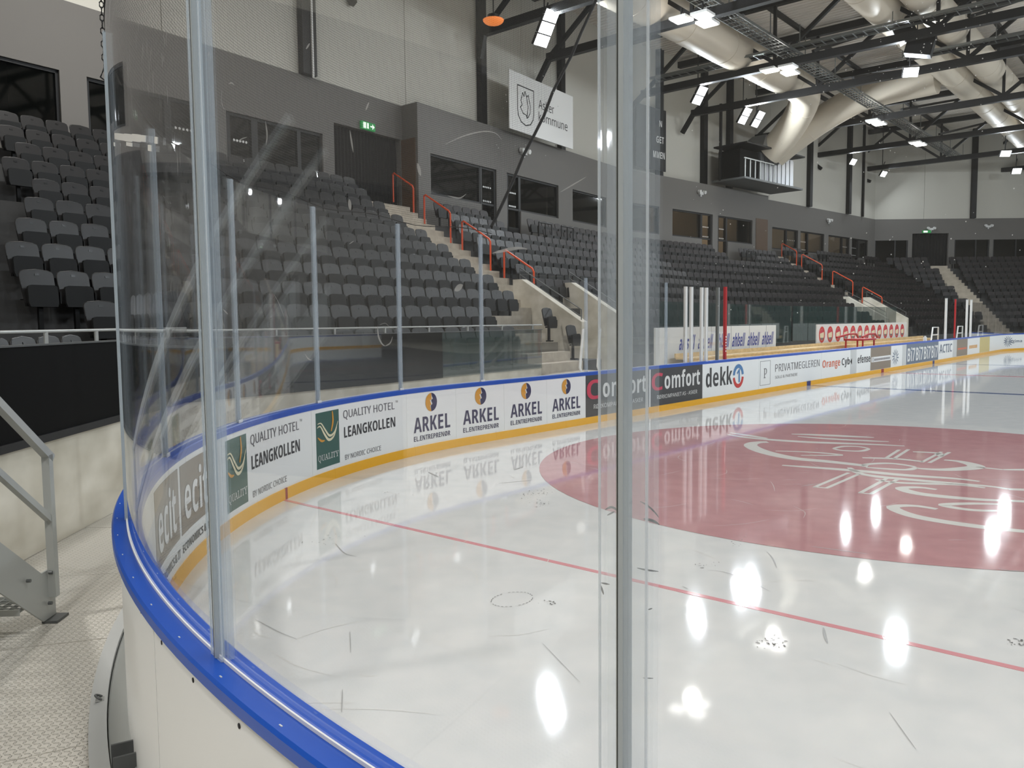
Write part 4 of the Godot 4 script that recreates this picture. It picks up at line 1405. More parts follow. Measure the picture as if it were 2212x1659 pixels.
# ------------------------------------------------------------------ roof
func build_roof() -> void:
	# ribbed steel deck
	var g := Geo.new()
	var x := -15.5
	while x < 84.0:
		var p := [Vector2(x, 15.5), Vector2(x + 0.10, 15.5), Vector2(x + 0.14, 15.40), Vector2(x + 0.26, 15.40), Vector2(x + 0.30, 15.5)]
		for i in 4:
			g.quad(Vector3(p[i].x, p[i].y, -13.5), Vector3(p[i + 1].x, p[i + 1].y, -13.5), Vector3(p[i + 1].x, p[i + 1].y, 44.0), Vector3(p[i].x, p[i].y, 44.0))
		x += 0.30
	structure("ceiling_deck", g, M.deck, "ribbed grey steel roof deck")
	var where := ["over the near corner", "over the corner seats", "ending beside the orange round lamp", "carrying the nearest cluster of three lamps", "with the second cluster of three lamps", "ending at the twin floodlights above the air unit", "above the crossing duct", "past the crossing duct", "nearest the far corner wall", "beyond the far end of the ice"]
	var us := [8.5, 15.2, 21.6, 25.5, 32.65, 37.5, 45.1, 52.8, 60.2, 67.5]
	for n in us.size():
		var u: float = us[n]
		var t := thing("roof_truss", "black steel lattice roof truss " + where[n], "truss")
		part("bottom_chord", Geo.new().box(Vector3(u, 12.5, 13.0), Vector3(0.26, 0.30, 49.4)), M.black_steel, t)
		part("top_chord", Geo.new().box(Vector3(u, 15.05, 13.0), Vector3(0.26, 0.30, 52.0)), M.black_steel, t)
		var z := -11.5
		var k := 0
		while z < 37.0:
			var a := Vector3(u, 12.6 if k % 2 == 0 else 14.95, z)
			var b := Vector3(u, 14.95 if k % 2 == 0 else 12.6, z + 3.1)
			part("brace", Geo.new().bar(a, b, 0.15, 0.15), M.black_steel, t)
			if k % 2 == 1:
				part("post", Geo.new().box(Vector3(u, 13.78, z + 3.1), Vector3(0.12, 2.3, 0.12)), M.black_steel, t)
			z += 3.1
			k += 1
		part("end_bracket", Geo.new().bar(Vector3(u, 12.5, -11.6), Vector3(u, 11.6, wall_v(u, -9.5) if u < 64.0 else -12.0), 0.18, 0.2), M.black_steel, t)
	# purlins along the hall
	for q in [-9.5, -6.0, -2.5, 1.0, 4.5]:
		var t := thing("roof_purlin", "black roof purlin running along the hall, " + {-9.5: "nearest the back wall", -6.0: "above the thick beige duct", -2.5: "beside the twin ducts", 1.0: "right above the twin ducts", 4.5: "over the open ice"}[q], "beam", Vector3.ZERO, 0.0, "roof purlins")
		part("beam", Geo.new().box(Vector3(34.0, 15.29, q), Vector3(100, 0.18, 0.16)), M.black_steel, t)
	# diagonal wind braces between the trusses, just above the bottom chords
	for q in [[25.5, 32.65], [32.65, 37.5], [37.5, 45.1], [45.1, 52.8], [52.8, 60.2]]:
		for z in [-3.7, 2.0]:
			var t := thing("wind_brace", "dark diagonal roof brace %s, %s" % ["beside the cable tray" if z < 0.0 else "beside the twin ducts", {25.5: "at the first lamp cluster", 32.65: "at the second lamp cluster", 37.5: "before the crossing duct", 45.1: "past the crossing duct", 52.8: "near the far corner"}[q[0]]], "brace", Vector3.ZERO, 0.0, "diagonal roof braces")
			part("rod", Geo.new().bar(Vector3(q[0], 12.75, z), Vector3(q[1], 14.6, z + 1.6), 0.12, 0.12), M.black_steel, t)
	# cable tray
	cable_tray(Vector3(12.0, 12.75, -4.55), Vector3(61.0, 12.75, -4.55), "long ladder cable tray hung under the trusses above the stands")
	cable_tray(Vector3(32.4, 12.95, -11.0), Vector3(32.4, 12.95, 14.0), "ladder cable tray on top of a truss chord crossing the hall")
	cable_tray(Vector3(37.4, 13.1, -1.5), Vector3(37.4, 13.1, 20.0), "ladder cable tray crossing the hall behind the loudspeaker")
	# ducts
	duct([Vector3(8, 13.35, -6.95), Vector3(24, 13.35, -6.95), Vector3(36, 13.35, -6.95), Vector3(39.5, 13.35, -6.95), Vector3(41.0, 13.2, -7.2), Vector3(42.0, 12.5, -8.0), Vector3(42.5, 11.6, -9.0), Vector3(42.6, 11.0, -9.8)], 0.74, "thick beige round duct along the stands bending down to the air unit")
	duct([Vector3(43.4, 11.0, -9.8), Vector3(43.5, 11.7, -8.8), Vector3(43.6, 12.7, -7.0), Vector3(43.6, 13.4, -5.0), Vector3(43.6, 13.6, -1.7)], 0.72, "beige round duct rising from the air unit and crossing the hall")
	duct([Vector3(24, 13.7, -1.0), Vector3(66, 13.7, -1.0)], 0.62, "left one of two parallel beige ducts above the side boards")
	duct([Vector3(24, 13.9, 0.35), Vector3(66, 13.9, 0.35)], 0.62, "right one of two parallel beige ducts above the side boards")
	# air unit on its platform
	var a := thing("air_unit", "grey ventilation unit with ribbed silver front on a hung platform", "ventilation unit", Vector3(42.4, 9.3, -10.25), -atan(SL))
	part("casing", Geo.new().box(Vector3(-1.6, 0.85, -0.3), Vector3(1.8, 1.5, 1.3)), M.fascia_black, a)
	part("casing", Geo.new().box(Vector3(1.2, 0.85, -0.3), Vector3(3.6, 1.6, 1.4)), M.ahu, a)
	for i in 8:
		part("front_rib", Geo.new().box(Vector3(-0.4 + 0.46 * i, 0.85, 0.42), Vector3(0.38, 1.5, 0.05)), M.ahu, a)
	part("platform", Geo.new().box(Vector3(0.2, 0.0, -0.1), Vector3(6.2, 0.1, 2.0)), M.steel_dark, a)
	part("canopy", Geo.new().box(Vector3(0.2, 1.78, 0.0), Vector3(6.2, 0.08, 2.0)), M.black_steel, a)
	for i in 7:
		part("rail_post", Geo.new().box(Vector3(-2.8 + i * 0.5, 0.5, 0.85), Vector3(0.04, 1.0, 0.04)), M.galvanised, a)
	part("handrail", Geo.new().box(Vector3(-1.4, 1.0, 0.85), Vector3(3.0, 0.05, 0.05)), M.galvanised, a)
	for q in [-2.85, 3.2]:
		part("hanger", Geo.new().box(Vector3(q, 2.0, -0.6), Vector3(0.12, 4.0, 0.12)), M.black_steel, a)
	var hood := Geo.new()
	hood.quad(Vector3(-1.0, 1.85, 0.8), Vector3(2.2, 1.85, 0.8), Vector3(1.3, 2.6, 0.6), Vector3(-0.3, 2.6, 0.6))
	hood.quad(Vector3(2.2, 1.85, 0.8), Vector3(2.2, 1.85, -0.9), Vector3(1.3, 2.6, -0.2), Vector3(1.3, 2.6, 0.6))
	hood.quad(Vector3(-1.0, 1.85, -0.9), Vector3(-1.0, 1.85, 0.8), Vector3(-0.3, 2.6, 0.6), Vector3(-0.3, 2.6, -0.2))
	hood.quad(Vector3(2.2, 1.85, -0.9), Vector3(-1.0, 1.85, -0.9), Vector3(-0.3, 2.6, -0.2), Vector3(1.3, 2.6, -0.2))
	part("hood", hood, M.ahu, a)
	# loudspeaker cluster
	var s := thing("loudspeaker", "black loudspeaker cluster hung on cables above a floodlight", "loudspeaker", Vector3(33.6, 12.6, -0.35), -1.4)
	part("cabinet", Geo.new().box(Vector3(-0.15, 0.45, 0), Vector3(0.72, 0.75, 0.6), Basis(Vector3(0, 0, 1), 0.45)), M.speaker_black, s)
	part("cabinet", Geo.new().box(Vector3(0.42, -0.22, 0.05), Vector3(0.95, 0.78, 0.6), Basis(Vector3(0, 0, 1), -0.25)), M.speaker_black, s)
	part("grille", Geo.new().box(Vector3(0.42, -0.22, 0.36), Vector3(0.85, 0.68, 0.02), Basis(Vector3(0, 0, 1), -0.25)), M.print_black, s)
	for q in [-0.3, -0.15, 0.2, 0.3]:
		part("cable", Geo.new().tube([Vector3(q, 0.7 if q < 0.0 else 0.2, 0.0), Vector3(q * 0.9, 2.75, 0.0)], 0.022, 6), M.black_steel, s)


func cable_tray(a: Vector3, b: Vector3, label: String) -> void:
	var t := thing("cable_tray", label, "cable tray")
	var d := (b - a).normalized()
	var sd := d.cross(Vector3.UP)
	for q in [-0.35, 0.35]:
		part("side_rail", Geo.new().bar(a + sd * q, b + sd * q, 0.03, 0.10), M.tray, t)
	for q in [-0.22, -0.12, 0.0, 0.16]:
		part("cable", Geo.new().tube([a + sd * q + Vector3.UP * 0.02, b + sd * q + Vector3.UP * 0.02], 0.025, 6), M.black_steel if q < 0.0 else M.tray, t)
	var rungs := Geo.new()
	var n := int((b - a).length() / 0.4)
	for i in n:
		var c := a + d * (0.4 * i + 0.2)
		rungs.bar(c - sd * 0.35 - Vector3.UP * 0.03, c + sd * 0.35 - Vector3.UP * 0.03, 0.03, 0.03)
	part("rungs", rungs, M.tray, t)
	for i in int((b - a).length() / 3.5) + 1:
		var c := a + d * 3.5 * i
		part("hanger", Geo.new().box(c + sd * 0.4 + Vector3.UP * 0.35, Vector3(0.03, 0.8, 0.03)), M.tray, t)


func duct(ctrl: Array, r: float, label: String) -> void:
	var c := Curve3D.new()
	for i in ctrl.size():
		var a: Vector3 = ctrl[maxi(i - 1, 0)]
		var b: Vector3 = ctrl[mini(i + 1, ctrl.size() - 1)]
		var dd := (b - a).normalized()
		var la: float = (ctrl[i] - a).length() / 3.0
		var lb: float = (b - ctrl[i]).length() / 3.0
		c.add_point(ctrl[i], -dd * la, dd * lb)
	var pts := []
	var n := maxi(6, int(c.get_baked_length() / 0.35))
	for i in n + 1:
		pts.append(c.sample_baked(c.get_baked_length() * i / n, true))
	var t := thing("air_duct", label, "duct")
	part("tube", Geo.new().tube(pts, r, 24), M.duct, t)
	var i := 6
	while i < n:
		part("seam_ring", Geo.new().tube([pts[i - 1].lerp(pts[i], 0.9), pts[i - 1].lerp(pts[i], 1.0)], r + 0.012, 24), M.duct, t)
		i += 10


# ------------------------------------------------------------------ shields, posts, net
func build_glass() -> void:
	var ph := func(d): return L0 + RC * deg_to_rad(d)
	var joints := [L0 - 3.1, L0 - 1.55, ph.call(0.4), ph.call(10.6), ph.call(24.4), ph.call(38.4), ph.call(52.6), ph.call(66.0), ph.call(79.4), 19.125]
	var nm := ["clear curved shield pane in front of the empty near boards", "clear shield pane right of the wide clear joint", "clear shield pane between the wide clear joint and the bluish post", "tall curved shield pane left of the bluish post with scuffs", "curved shield pane seen edge on beside the concrete parapet", "curved shield pane above the grey advert fields", "curved shield pane above the first green advert square", "curved shield pane above the second green advert square", "shield pane above the first ARKEL sign"]
	for i in joints.size() - 1:
		var g := along(Geo.new(), joints[i] + 0.006, joints[i + 1] - 0.006, 0.046, 0.058, BH - 0.01, 3.38, 0.08)
		tag(part("glass_shield", g, M.glass, self), nm[i], "glass pane")
	var low := [19.125, 22.07, 23.6, 25.08, 25.96]
	for i in low.size() - 1:
		var g := along(Geo.new(), low[i] + 0.006, low[i + 1] - 0.006, 0.046, 0.058, BH - 0.01, 2.78, 0.4)
		tag(part("glass_shield", g, M.glass, self), ["low clear pane above the last ARKEL sign", "low clear pane beside the white slanting bars", "low clear pane left of the white posts", "narrow clear pane next to the white posts"][i], "glass pane")
	var pn := ["clear post on the near boards beyond the frame", "clear post right of the wide clear joint", "wide clear joint strip with grey core between two near panes", "bluish clear post standing on the near blue cap", "clear post on the curve beside the concrete parapet", "clear post above the grey advert fields", "clear post left of the first green advert square", "clear post between the two green advert squares", "clear post above the first ARKEL sign", "clear post above the second ARKEL sign"]
	for i in joints.size():
		var s: float = joints[i]
		var t := thing("shield_post", pn[i], "post")
		var w := 0.043 if i < 4 else 0.034
		var near: bool = i < 4
		var a := run(s - w, s + w, 0.012)
		if near:
			part("outer_strip", Geo.new().sweep(a[0], a[1], [Vector2(0.059, BH + 0.002), Vector2(0.071, BH + 0.002), Vector2(0.071, 3.38), Vector2(0.059, 3.38)]), M.acrylic if i < 3 else M.acrylic_post, t)
			part("inner_strip", Geo.new().sweep(a[0], a[1], [Vector2(0.030, BH + 0.002), Vector2(0.045, BH + 0.002), Vector2(0.045, 3.38), Vector2(0.030, 3.38)]), M.acrylic if i < 3 else M.acrylic_post, t)
			for e in [-1.0, 1.0]:
				# rounded lips that catch the light
				var b := bp(s + e * w)
				part("lip", Geo.new().tube([b[0] + b[1] * 0.0665 + Vector3.UP * (BH + 0.002), b[0] + b[1] * 0.0665 + Vector3.UP * 3.38], 0.0022, 8), M.acrylic_lip, t)
		else:
			part("outer_strip", along(Geo.new(), s - w, s + w, 0.059, 0.068, BH + 0.002, 3.38, 0.05), M.acrylic_post, t)
			part("inner_strip", along(Geo.new(), s - w, s + w, 0.032, 0.045, BH + 0.002, 3.38, 0.05), M.acrylic_post, t)
			part("foot_clip", along(Geo.new(), s - w - 0.01, s + w + 0.01, 0.024, 0.031, BH + 0.001, BH + 0.03, 0.05), M.seal, t)
		part("core", along(Geo.new(), s - 0.0045, s + 0.0045, 0.046 if near else 0.030, 0.0725 if near else 0.07, BH + 0.002, 3.382, 0.05), M.post_core, t)
		if near:
			part("groove", along(Geo.new(), s + 0.0055, s + 0.0070, 0.060, 0.0735, BH + 0.002, 3.382, 0.05), M.tray, t)
	for q in [[22.07, "slim clear post where the shield steps down"], [23.6, "slim clear post beside the slanting white bars"], [25.08, "slim clear post left of the four white posts"]]:
		var t := thing("shield_post", q[1], "post")
		part("strip", along(Geo.new(), q[0] - 0.03, q[0] + 0.03, 0.03, 0.07, BH + 0.002, 2.78), M.acrylic_post, t)
	# white line where the panes stand in the cap
	tag(part("pane_seal", along(Geo.new(), L0 - 3.1, 25.96, 0.0585, 0.0635, BH + 0.0005, BH + 0.011, 0.1), M.seal, self), "white seal strip along the foot of the shield panes", "seal")
	# safety net above the panes
	var g := Geo.new()
	var s0: float = ph.call(16.0)
	var top := 12.2
	var pitch := 0.030
	var rr := 0.0016
	var s := s0
	while s < 27.5:
		var a := bp(s)
		var lo := 3.42
		if s > 19.4:
			lo = 3.5 + (s - 19.405) * 1.47
		if lo < top - 0.2:
			strand(g, a[0] + a[1] * 0.055 + Vector3.UP * lo, a[0] + a[1] * 0.055 + Vector3.UP * top, a[1], a[1].cross(Vector3.UP), rr)
		s += pitch
	var y := 3.42
	while y < top:
		var e := 19.405 if y < 3.5 else 19.405 + (y - 3.5) / 1.47
		var n := 44
		for i in n:
			var p := bp(lerpf(s0, e, float(i) / n))
			var q := bp(lerpf(s0, e, float(i + 1) / n))
			strand(g, p[0] + p[1] * 0.055 + Vector3.UP * y, q[0] + q[1] * 0.055 + Vector3.UP * y, p[1], Vector3.UP, rr)
		y += pitch
	var t := thing("safety_net", "fine black safety net above the shield with thick slanting edge rope", "net")
	tag(part("mesh", g, M.net, t), "", "", "", "stuff")
	var rope := []
	for i in 22:
		var f := i / 21.0
		var u := lerpf(8.93, 14.8, f)
		rope.append(Vector3(u + 0.02 * sin(i * 1.7), 3.53 + (u - 8.93) * 1.47 + 0.02 * sin(i * 2.3), -0.035))
	part("edge_rope", Geo.new().tube(rope, 0.028, 7), M.net, t)
	var low_rope := []
	for i in 40:
		var p := bp(lerpf(s0, 19.405, i / 39.0))
		low_rope.append(p[0] + p[1] * 0.055 + Vector3.UP * (3.43 + 0.03 * sin(i * 0.9)))
	part("foot_rope", Geo.new().tube(low_rope, 0.006, 6), M.net, t)
	var hang := bp(ph.call(27.5))
	# chain that holds the net at the corner of the near glass
	var ch := thing("net_chain", "short black chain hooked to the top of the tall curved pane", "chain")
	for i in 22:
		var c: Vector3 = hang[0] + hang[1] * 0.085 + Vector3.UP * (3.34 + 0.034 * i)
		var w: Vector3 = hang[1].cross(Vector3.UP) if i % 2 == 0 else hang[1]
		part("link", Geo.new().tube([c, c + w * 0.009 + Vector3.UP * 0.012, c + w * 0.009 + Vector3.UP * 0.03, c + Vector3.UP * 0.042, c - w * 0.009 + Vector3.UP * 0.03, c - w * 0.009 + Vector3.UP * 0.012, c], 0.0035, 5), M.black_steel, ch)
	var hc: Vector3 = hang[0] + hang[1] * 0.085 + Vector3.UP * 3.34
	part("hook", Geo.new().tube([hc, hc + hang[1] * 0.02 - Vector3.UP * 0.05, hc - hang[1] * 0.02 - Vector3.UP * 0.08, hc - hang[1] * 0.035 - Vector3.UP * 0.03], 0.005, 6), M.black_steel, ch)


func strand(g: Geo, a: Vector3, b: Vector3, n: Vector3, m: Vector3, r: float) -> void:
	# a thin three-sided cord
	var o := [n * r, (m * 0.87 - n * 0.5) * r, (-m * 0.87 - n * 0.5) * r]
	for k in 3:
		g.quad(a + o[k], a + o[(k + 1) % 3], b + o[(k + 1) % 3], b + o[k])


# ------------------------------------------------------------------ corridor outside the boards
func build_corridor() -> void:
	# tread plate floor
	var f := group_structure("floor_corridor", "grey metal tread plate floor outside the boards")
	var a0 := -0.1
	var i := 0
	while a0 < 1.75:
		var a1 := a0 + 0.165
		var o := PackedVector2Array()
		for k in 7:
			var a := lerpf(a0 + 0.0006, a1 - 0.0006, k / 6.0)
			o.append(Vector2(8.3 - cos(a) * 8.6, 8.42 - sin(a) * 8.6))
		for k in 7:
			var a := lerpf(a1 - 0.0006, a0 + 0.0006, k / 6.0)
			o.append(Vector2(8.3 - cos(a) * 10.9, 8.42 - sin(a) * 10.9))
		part("floor_plate", Geo.new().prism(o, -0.028, -0.002 - 0.0015 * (i % 2)), M.tread_plate_sheet, f)
		a0 = a1
		i += 1
	# slanting parapet: concrete foot, black panel, rail
	var p0 := Vector2(-2.2, 4.72)
	var p1 := Vector2(4.28, -1.36)
	var d := (p1 - p0).normalized()
	var n := Vector2(d.y, -d.x)   # away from the rink
	if n.x > 0.0:
		n = -n
	var t := thing("parapet", "slanting parapet with concrete foot, black panel and steel top rail by the corner seats", "parapet")
	part("concrete_foot", Geo.new().prism(PackedVector2Array([p0, p1, p1 + n * 0.2, p0 + n * 0.2]), 0.0, 0.99), M.concrete, t)
	part("black_panel", Geo.new().prism(PackedVector2Array([p0 - n * 0.03, p1 - n * 0.03, p1 + n * 0.06, p0 + n * 0.06]), 0.985, 1.80), M.fascia_black, t)
	part("panel_edge", Geo.new().prism(PackedVector2Array([p0 - n * 0.05, p1 - n * 0.05, p1 + n * 0.06, p0 + n * 0.06]), 0.95, 1.02), M.print_black, t)
	part("top_ledge", Geo.new().prism(PackedVector2Array([p0 - n * 0.04, p1 - n * 0.04, p1 + n * 0.07, p0 + n * 0.07]), 1.80, 1.815), M.steel_dark, t)
	part("top_rail", Geo.new().tube([Vector3(p0.x, 1.925, p0.y), Vector3(p1.x, 1.925, p1.y)], 0.014, 8), M.galvanised, t)
	for k in 9:
		var q := p0.lerp(p1, (k + 0.35) / 9.0)
		part("rail_post", Geo.new().box(Vector3(q.x, 1.87, q.y), Vector3(0.03, 0.11, 0.03)), M.galvanised, t)
	# long side parapet
	var t2 := thing("parapet", "straight parapet with concrete foot and black panel in front of the corner block", "parapet")
	part("concrete_foot", slab(Geo.new(), 4.28, 13.1, -0.9 + 0.0, -0.917, 0.0, 0.95), M.concrete, t2)
	part("black_panel", slab(Geo.new(), 4.28, 9.6, -0.86, -0.90, 0.93, 1.78), M.fascia_black, t2)
	for k in 3:
		part("glass_panel", slab(Geo.new(), 9.62 + 1.16 * k, 10.76 + 1.16 * k, -0.87, -0.885, 0.93, 1.78), M.glass_tinted, t2)
	part("top_rail", Geo.new().tube([Vector3(4.28, 1.89, wall_v(4.28, -0.88)), Vector3(13.1, 1.89, wall_v(13.1, -0.88))], 0.014, 8), M.galvanised, t2)
	part("ledge", slab(Geo.new(), 4.28, 13.1, -0.85, -0.93, 1.78, 1.795), M.steel_dark, t2)
	for k in 8:
		var u := 4.6 + 1.16 * k
		part("rail_post", Geo.new().box(Vector3(u, 1.84, wall_v(u, -0.88)), Vector3(0.03, 0.12, 0.03)), M.galvanised, t2)
	# metal stairs beside the boards
	var s := thing("metal_stairs", "galvanised steel stairs with tube handrail beside the concrete parapet foot", "stairs", Vector3(0.84, 0.0, 3.17), atan2(-0.685, -0.73))
	# local +x runs up the flight, local z goes towards the seats
	var o := PackedVector2Array([Vector2(-0.06, 0.02), Vector2(0.10, 0.02), Vector2(2.6, 1.90), Vector2(2.6, 2.22), Vector2(0.1, 0.345), Vector2(-0.06, 0.345)])
	var far := 0.82
	part("stringer", Geo.new().plate(o, -0.006, 0.006), M.galvanised, s)
	part("stringer", Geo.new().plate(o, -0.006, 0.006, Transform3D(Basis(), Vector3(0, 0, far))), M.galvanised, s)
	for k in 8:
		var c := Vector3(0.22 + 0.26 * k, 0.17 + 0.195 * k, far * 0.5)
		var st := Geo.new()
		st.box(c + Vector3(-0.13, 0, 0), Vector3(0.008, 0.04, far - 0.02))
		st.box(c + Vector3(0.13, 0, 0), Vector3(0.008, 0.04, far - 0.02))
		for q in 12:
			st.box(c + Vector3(0, 0, -far * 0.46 + q * far * 0.92 / 11.0), Vector3(0.26, 0.025, 0.006))
		for q in 4:
			st.box(c + Vector3(-0.08 + 0.05 * q, 0.008, 0), Vector3(0.006, 0.008, far - 0.02))
		part("grating_step", st, M.galvanised, s)
	for z in [-0.03, far + 0.03]:
		part("foot", Geo.new().box(Vector3(0.0, 0.008, z), Vector3(0.16, 0.016, 0.10)), M.steel_dark, s)
		part("rail_post", Geo.new().box(Vector3(0.0, 0.64, z), Vector3(0.05, 0.96, 0.05)), M.galvanised, s)
		part("handrail", Geo.new().bar(Vector3(-0.04, 1.09, z), Vector3(2.6, 1.09 + 2.64 * 0.75, z), 0.05, 0.05), M.galvanised, s)
		part("mid_rail", Geo.new().bar(Vector3(0.0, 0.68, z), Vector3(2.6, 0.68 + 2.6 * 0.75, z), 0.04, 0.04), M.galvanised, s)
		for q in [[0.0, 0.24], [0.03, 0.33], [0.055, 0.13], [0.3, 0.36]]:
			part("bolt", Geo.new().tube([Vector3(q[0], q[1], z - 0.012), Vector3(q[0], q[1], z + 0.012)], 0.012, 8), M.steel_dark, s)


# ------------------------------------------------------------------ players' benches
func build_bench() -> void:
	# posts of the bench gates
	for q in [[15.5, 2.72], [15.77, 2.72], [16.27, 2.72], [16.5, 2.72], [17.08, 2.74]]:
		var t := thing("bench_post", ("white upright bench post, %s before the red post" % {15.5: "fifth", 15.77: "fourth", 16.27: "third", 16.5: "second"}[q[0]]) if q[0] < 17.0 else "grey-green upright post next to the red post", "post", Vector3(q[0], BH, -0.05), 0.0, "white bench posts" if q[0] < 17.0 else "")
		part("upright", Geo.new().box(Vector3(0, (q[1] - BH) * 0.5, 0), Vector3(0.07, q[1] - BH, 0.05)), M.white_paint if q[0] < 17.0 else M.tray, t)
		part("edge", Geo.new().box(Vector3(0.045, (q[1] - BH) * 0.5, 0), Vector3(0.02, q[1] - BH, 0.06)), M.alu, t)
	var rp := thing("bench_post", "red upright post with white marks at the players bench", "post", Vector3(17.5, BH, -0.05))
	part("upright", Geo.new().box(Vector3(0, 0.885, 0), Vector3(0.08, 1.77, 0.06)), M.red_paint, rp)
	for k in 6:
		part("white_mark", Geo.new().box(Vector3(0, 0.2 + 0.07 * k, 0.031), Vector3(0.05, 0.035, 0.004)), M.white_paint, rp)
	for q in [[39.4, "white upright post at the far gate"], [43.5, "left one of two white posts beyond the slate advert"], [44.4, "right one of two white posts beyond the slate advert"]]:
		var t := thing("bench_post", q[1], "post", Vector3(q[0], BH, -0.05))
		part("upright", Geo.new().box(Vector3(0, 0.9, 0), Vector3(0.12, 1.8, 0.08)), M.white_paint, t)
		part("cap", Geo.new().box(Vector3(0, 1.81, 0), Vector3(0.13, 0.03, 0.09)), M.alu, t)
	var rp2 := thing("bench_post", "dark red upright post at the far gate", "post", Vector3(42.3, BH, -0.3))
	part("upright", Geo.new().box(Vector3(0, 0.9, 0), Vector3(0.1, 1.8, 0.06)), M.red_paint, rp2)
	part("cap", Geo.new().box(Vector3(0, 1.81, 0), Vector3(0.11, 0.03, 0.07)), M.red_paint, rp2)
	# glass sheets standing between the posts of the bench
	for q in [[15.55, 16.22], [16.55, 17.03], [17.12, 17.46]]:
		tag(part("glass_shield", Geo.new().box(Vector3((q[0] + q[1]) * 0.5, BH + 0.85, -0.05), Vector3(q[1] - q[0], 1.7, 0.012)), M.glass, self), "short clear pane between the bench posts, " + {15.55: "left of the middle pair", 16.55: "next to the grey-green post", 17.12: "next to the red post"}[q[0]], "glass pane", "short panes between the bench posts")
	# wooden platform and bench backs
	var w := thing("bench_platform", "pale wooden platform of the players benches behind the boards", "platform")
	part("deck", Geo.new().box(Vector3(31.0, 0.42, -1.15), Vector3(25.0, 0.08, 1.9)), M.wood, w)
	for k in 12:
		part("deck_leg", Geo.new().box(Vector3(19.5 + 2.1 * k, 0.19, -1.0), Vector3(0.1, 0.38, 1.6)), M.wood, w)
	part("bench_seat", Geo.new().box(Vector3(31.0, 0.93, -1.75), Vector3(25.0, 0.05, 0.42)), M.wood, w)
	part("bench_front", Geo.new().box(Vector3(31.0, 0.68, -1.6), Vector3(25.0, 0.45, 0.05)), M.wood, w)
	part("back_board", Geo.new().box(Vector3(31.0, 1.0, -1.98), Vector3(25.0, 0.12, 0.04)), M.wood, w)
	# banner with blue letters
	var b := thing("advert_wall", "white advert wall with blue slanting word ahlsell repeated, behind the bench", "advert", Vector3(17.8, 0, -2.2))
	part("panel", Geo.new().box(Vector3(3.95, 1.10, 0), Vector3(7.9, 1.33, 0.05)), M.white_paint, b)
	for k in 6:
		var x0 := 1.25 + 1.1 * k
		var g := letters("ahlsell", bold, func(x, y): return Vector3(x0 + x + y * 0.22, 1.13 + y, 0.03), func(_x, _y): return Vector3(0, 0, 1), 0.86, 0.42)
		part("lettering", g, M.ad_blue, b)
	for k in 6:
		part("panel_joint", Geo.new().box(Vector3(0.6 + 1.3 * k, 1.1, 0.0265), Vector3(0.012, 1.33, 0.004)), M.seam, b)
	# banner with red rings
	var c := thing("advert_wall", "white advert wall with a row of red round badges behind the far bench", "advert", Vector3(29.5, 0, -2.2))
	part("panel", Geo.new().box(Vector3(5.9, 1.35, 0), Vector3(11.8, 0.80, 0.05)), M.white_paint, c)
	for k in 13:
		var cx := 0.5 + 0.88 * k
		var ring := Geo.new()
		var p := ring_band(Vector2(cx, 1.36), Vector2(0.22, 0.22), Vector2(0.31, 0.31), 0.0, TAU - 0.001)
		ring.plate(PackedVector2Array(p), 0.026, 0.03)
		part("badge_ring", ring, M.ad_red, c)
		part("badge_field", Geo.new().plate(PackedVector2Array(ellipse(Vector2(cx, 1.36), Vector2(0.215, 0.215), 0.0, TAU - 0.2, 18)), 0.026, 0.029), M.ad_cream, c)
		part("badge_top", Geo.new().plate(PackedVector2Array(ellipse(Vector2(cx, 1.36), Vector2(0.21, 0.21), 0.5, PI - 0.2, 12)), 0.029, 0.031), M.ad_pink, c)
		part("badge_foot", Geo.new().plate(PackedVector2Array(ellipse(Vector2(cx, 1.36), Vector2(0.21, 0.21), PI + 0.6, TAU - 0.6, 10)), 0.029, 0.031), M.ad_mid, c)
	# tinted panes between the banners and the stands
	for k in 18:
		var u := 19.2 + 1.32 * k
		var z := wall_v(u, -0.86)
		tag(part("tinted_shield", Geo.new().box(Vector3(u + 0.65, 1.75, z - 0.02), Vector3(1.28, 1.5, 0.012), Basis(Vector3.UP, turn_at(u))), M.glass_tinted, self), "green tinted glass pane behind the benches, %s from the nearer passage" % ordinals[k], "glass pane", "tinted panes behind the benches")
	# red thing on the boards
	var r := thing("red_trolley", "low red tubular trolley parked on the bench platform", "trolley", Vector3(30.4, 0.46, -0.9))
	part("bed", Geo.new().box(Vector3(0, 0.72, 0), Vector3(1.5, 0.06, 0.7)), M.red_paint, r)
	part("bed_rim", Geo.new().tube([Vector3(-0.85, 0.82, 0.35), Vector3(-0.2, 0.92, 0.35), Vector3(0.6, 0.92, 0.35), Vector3(0.85, 0.78, 0.35)], 0.04, 6), M.red_paint, r)
	part("bed_rim", Geo.new().tube([Vector3(-1.5, 0.82, -0.35), Vector3(-0.2, 0.92, -0.35), Vector3(0.6, 0.92, -0.35), Vector3(0.85, 0.78, -0.35)], 0.04, 6), M.red_paint, r)
	for q in [Vector3(-0.65, 0.35, -0.3), Vector3(0.65, 0.35, -0.3), Vector3(-0.65, 0.35, 0.3), Vector3(0.65, 0.35, 0.3)]:
		part("leg", Geo.new().box(q, Vector3(0.05, 0.7, 0.05)), M.red_paint, r)
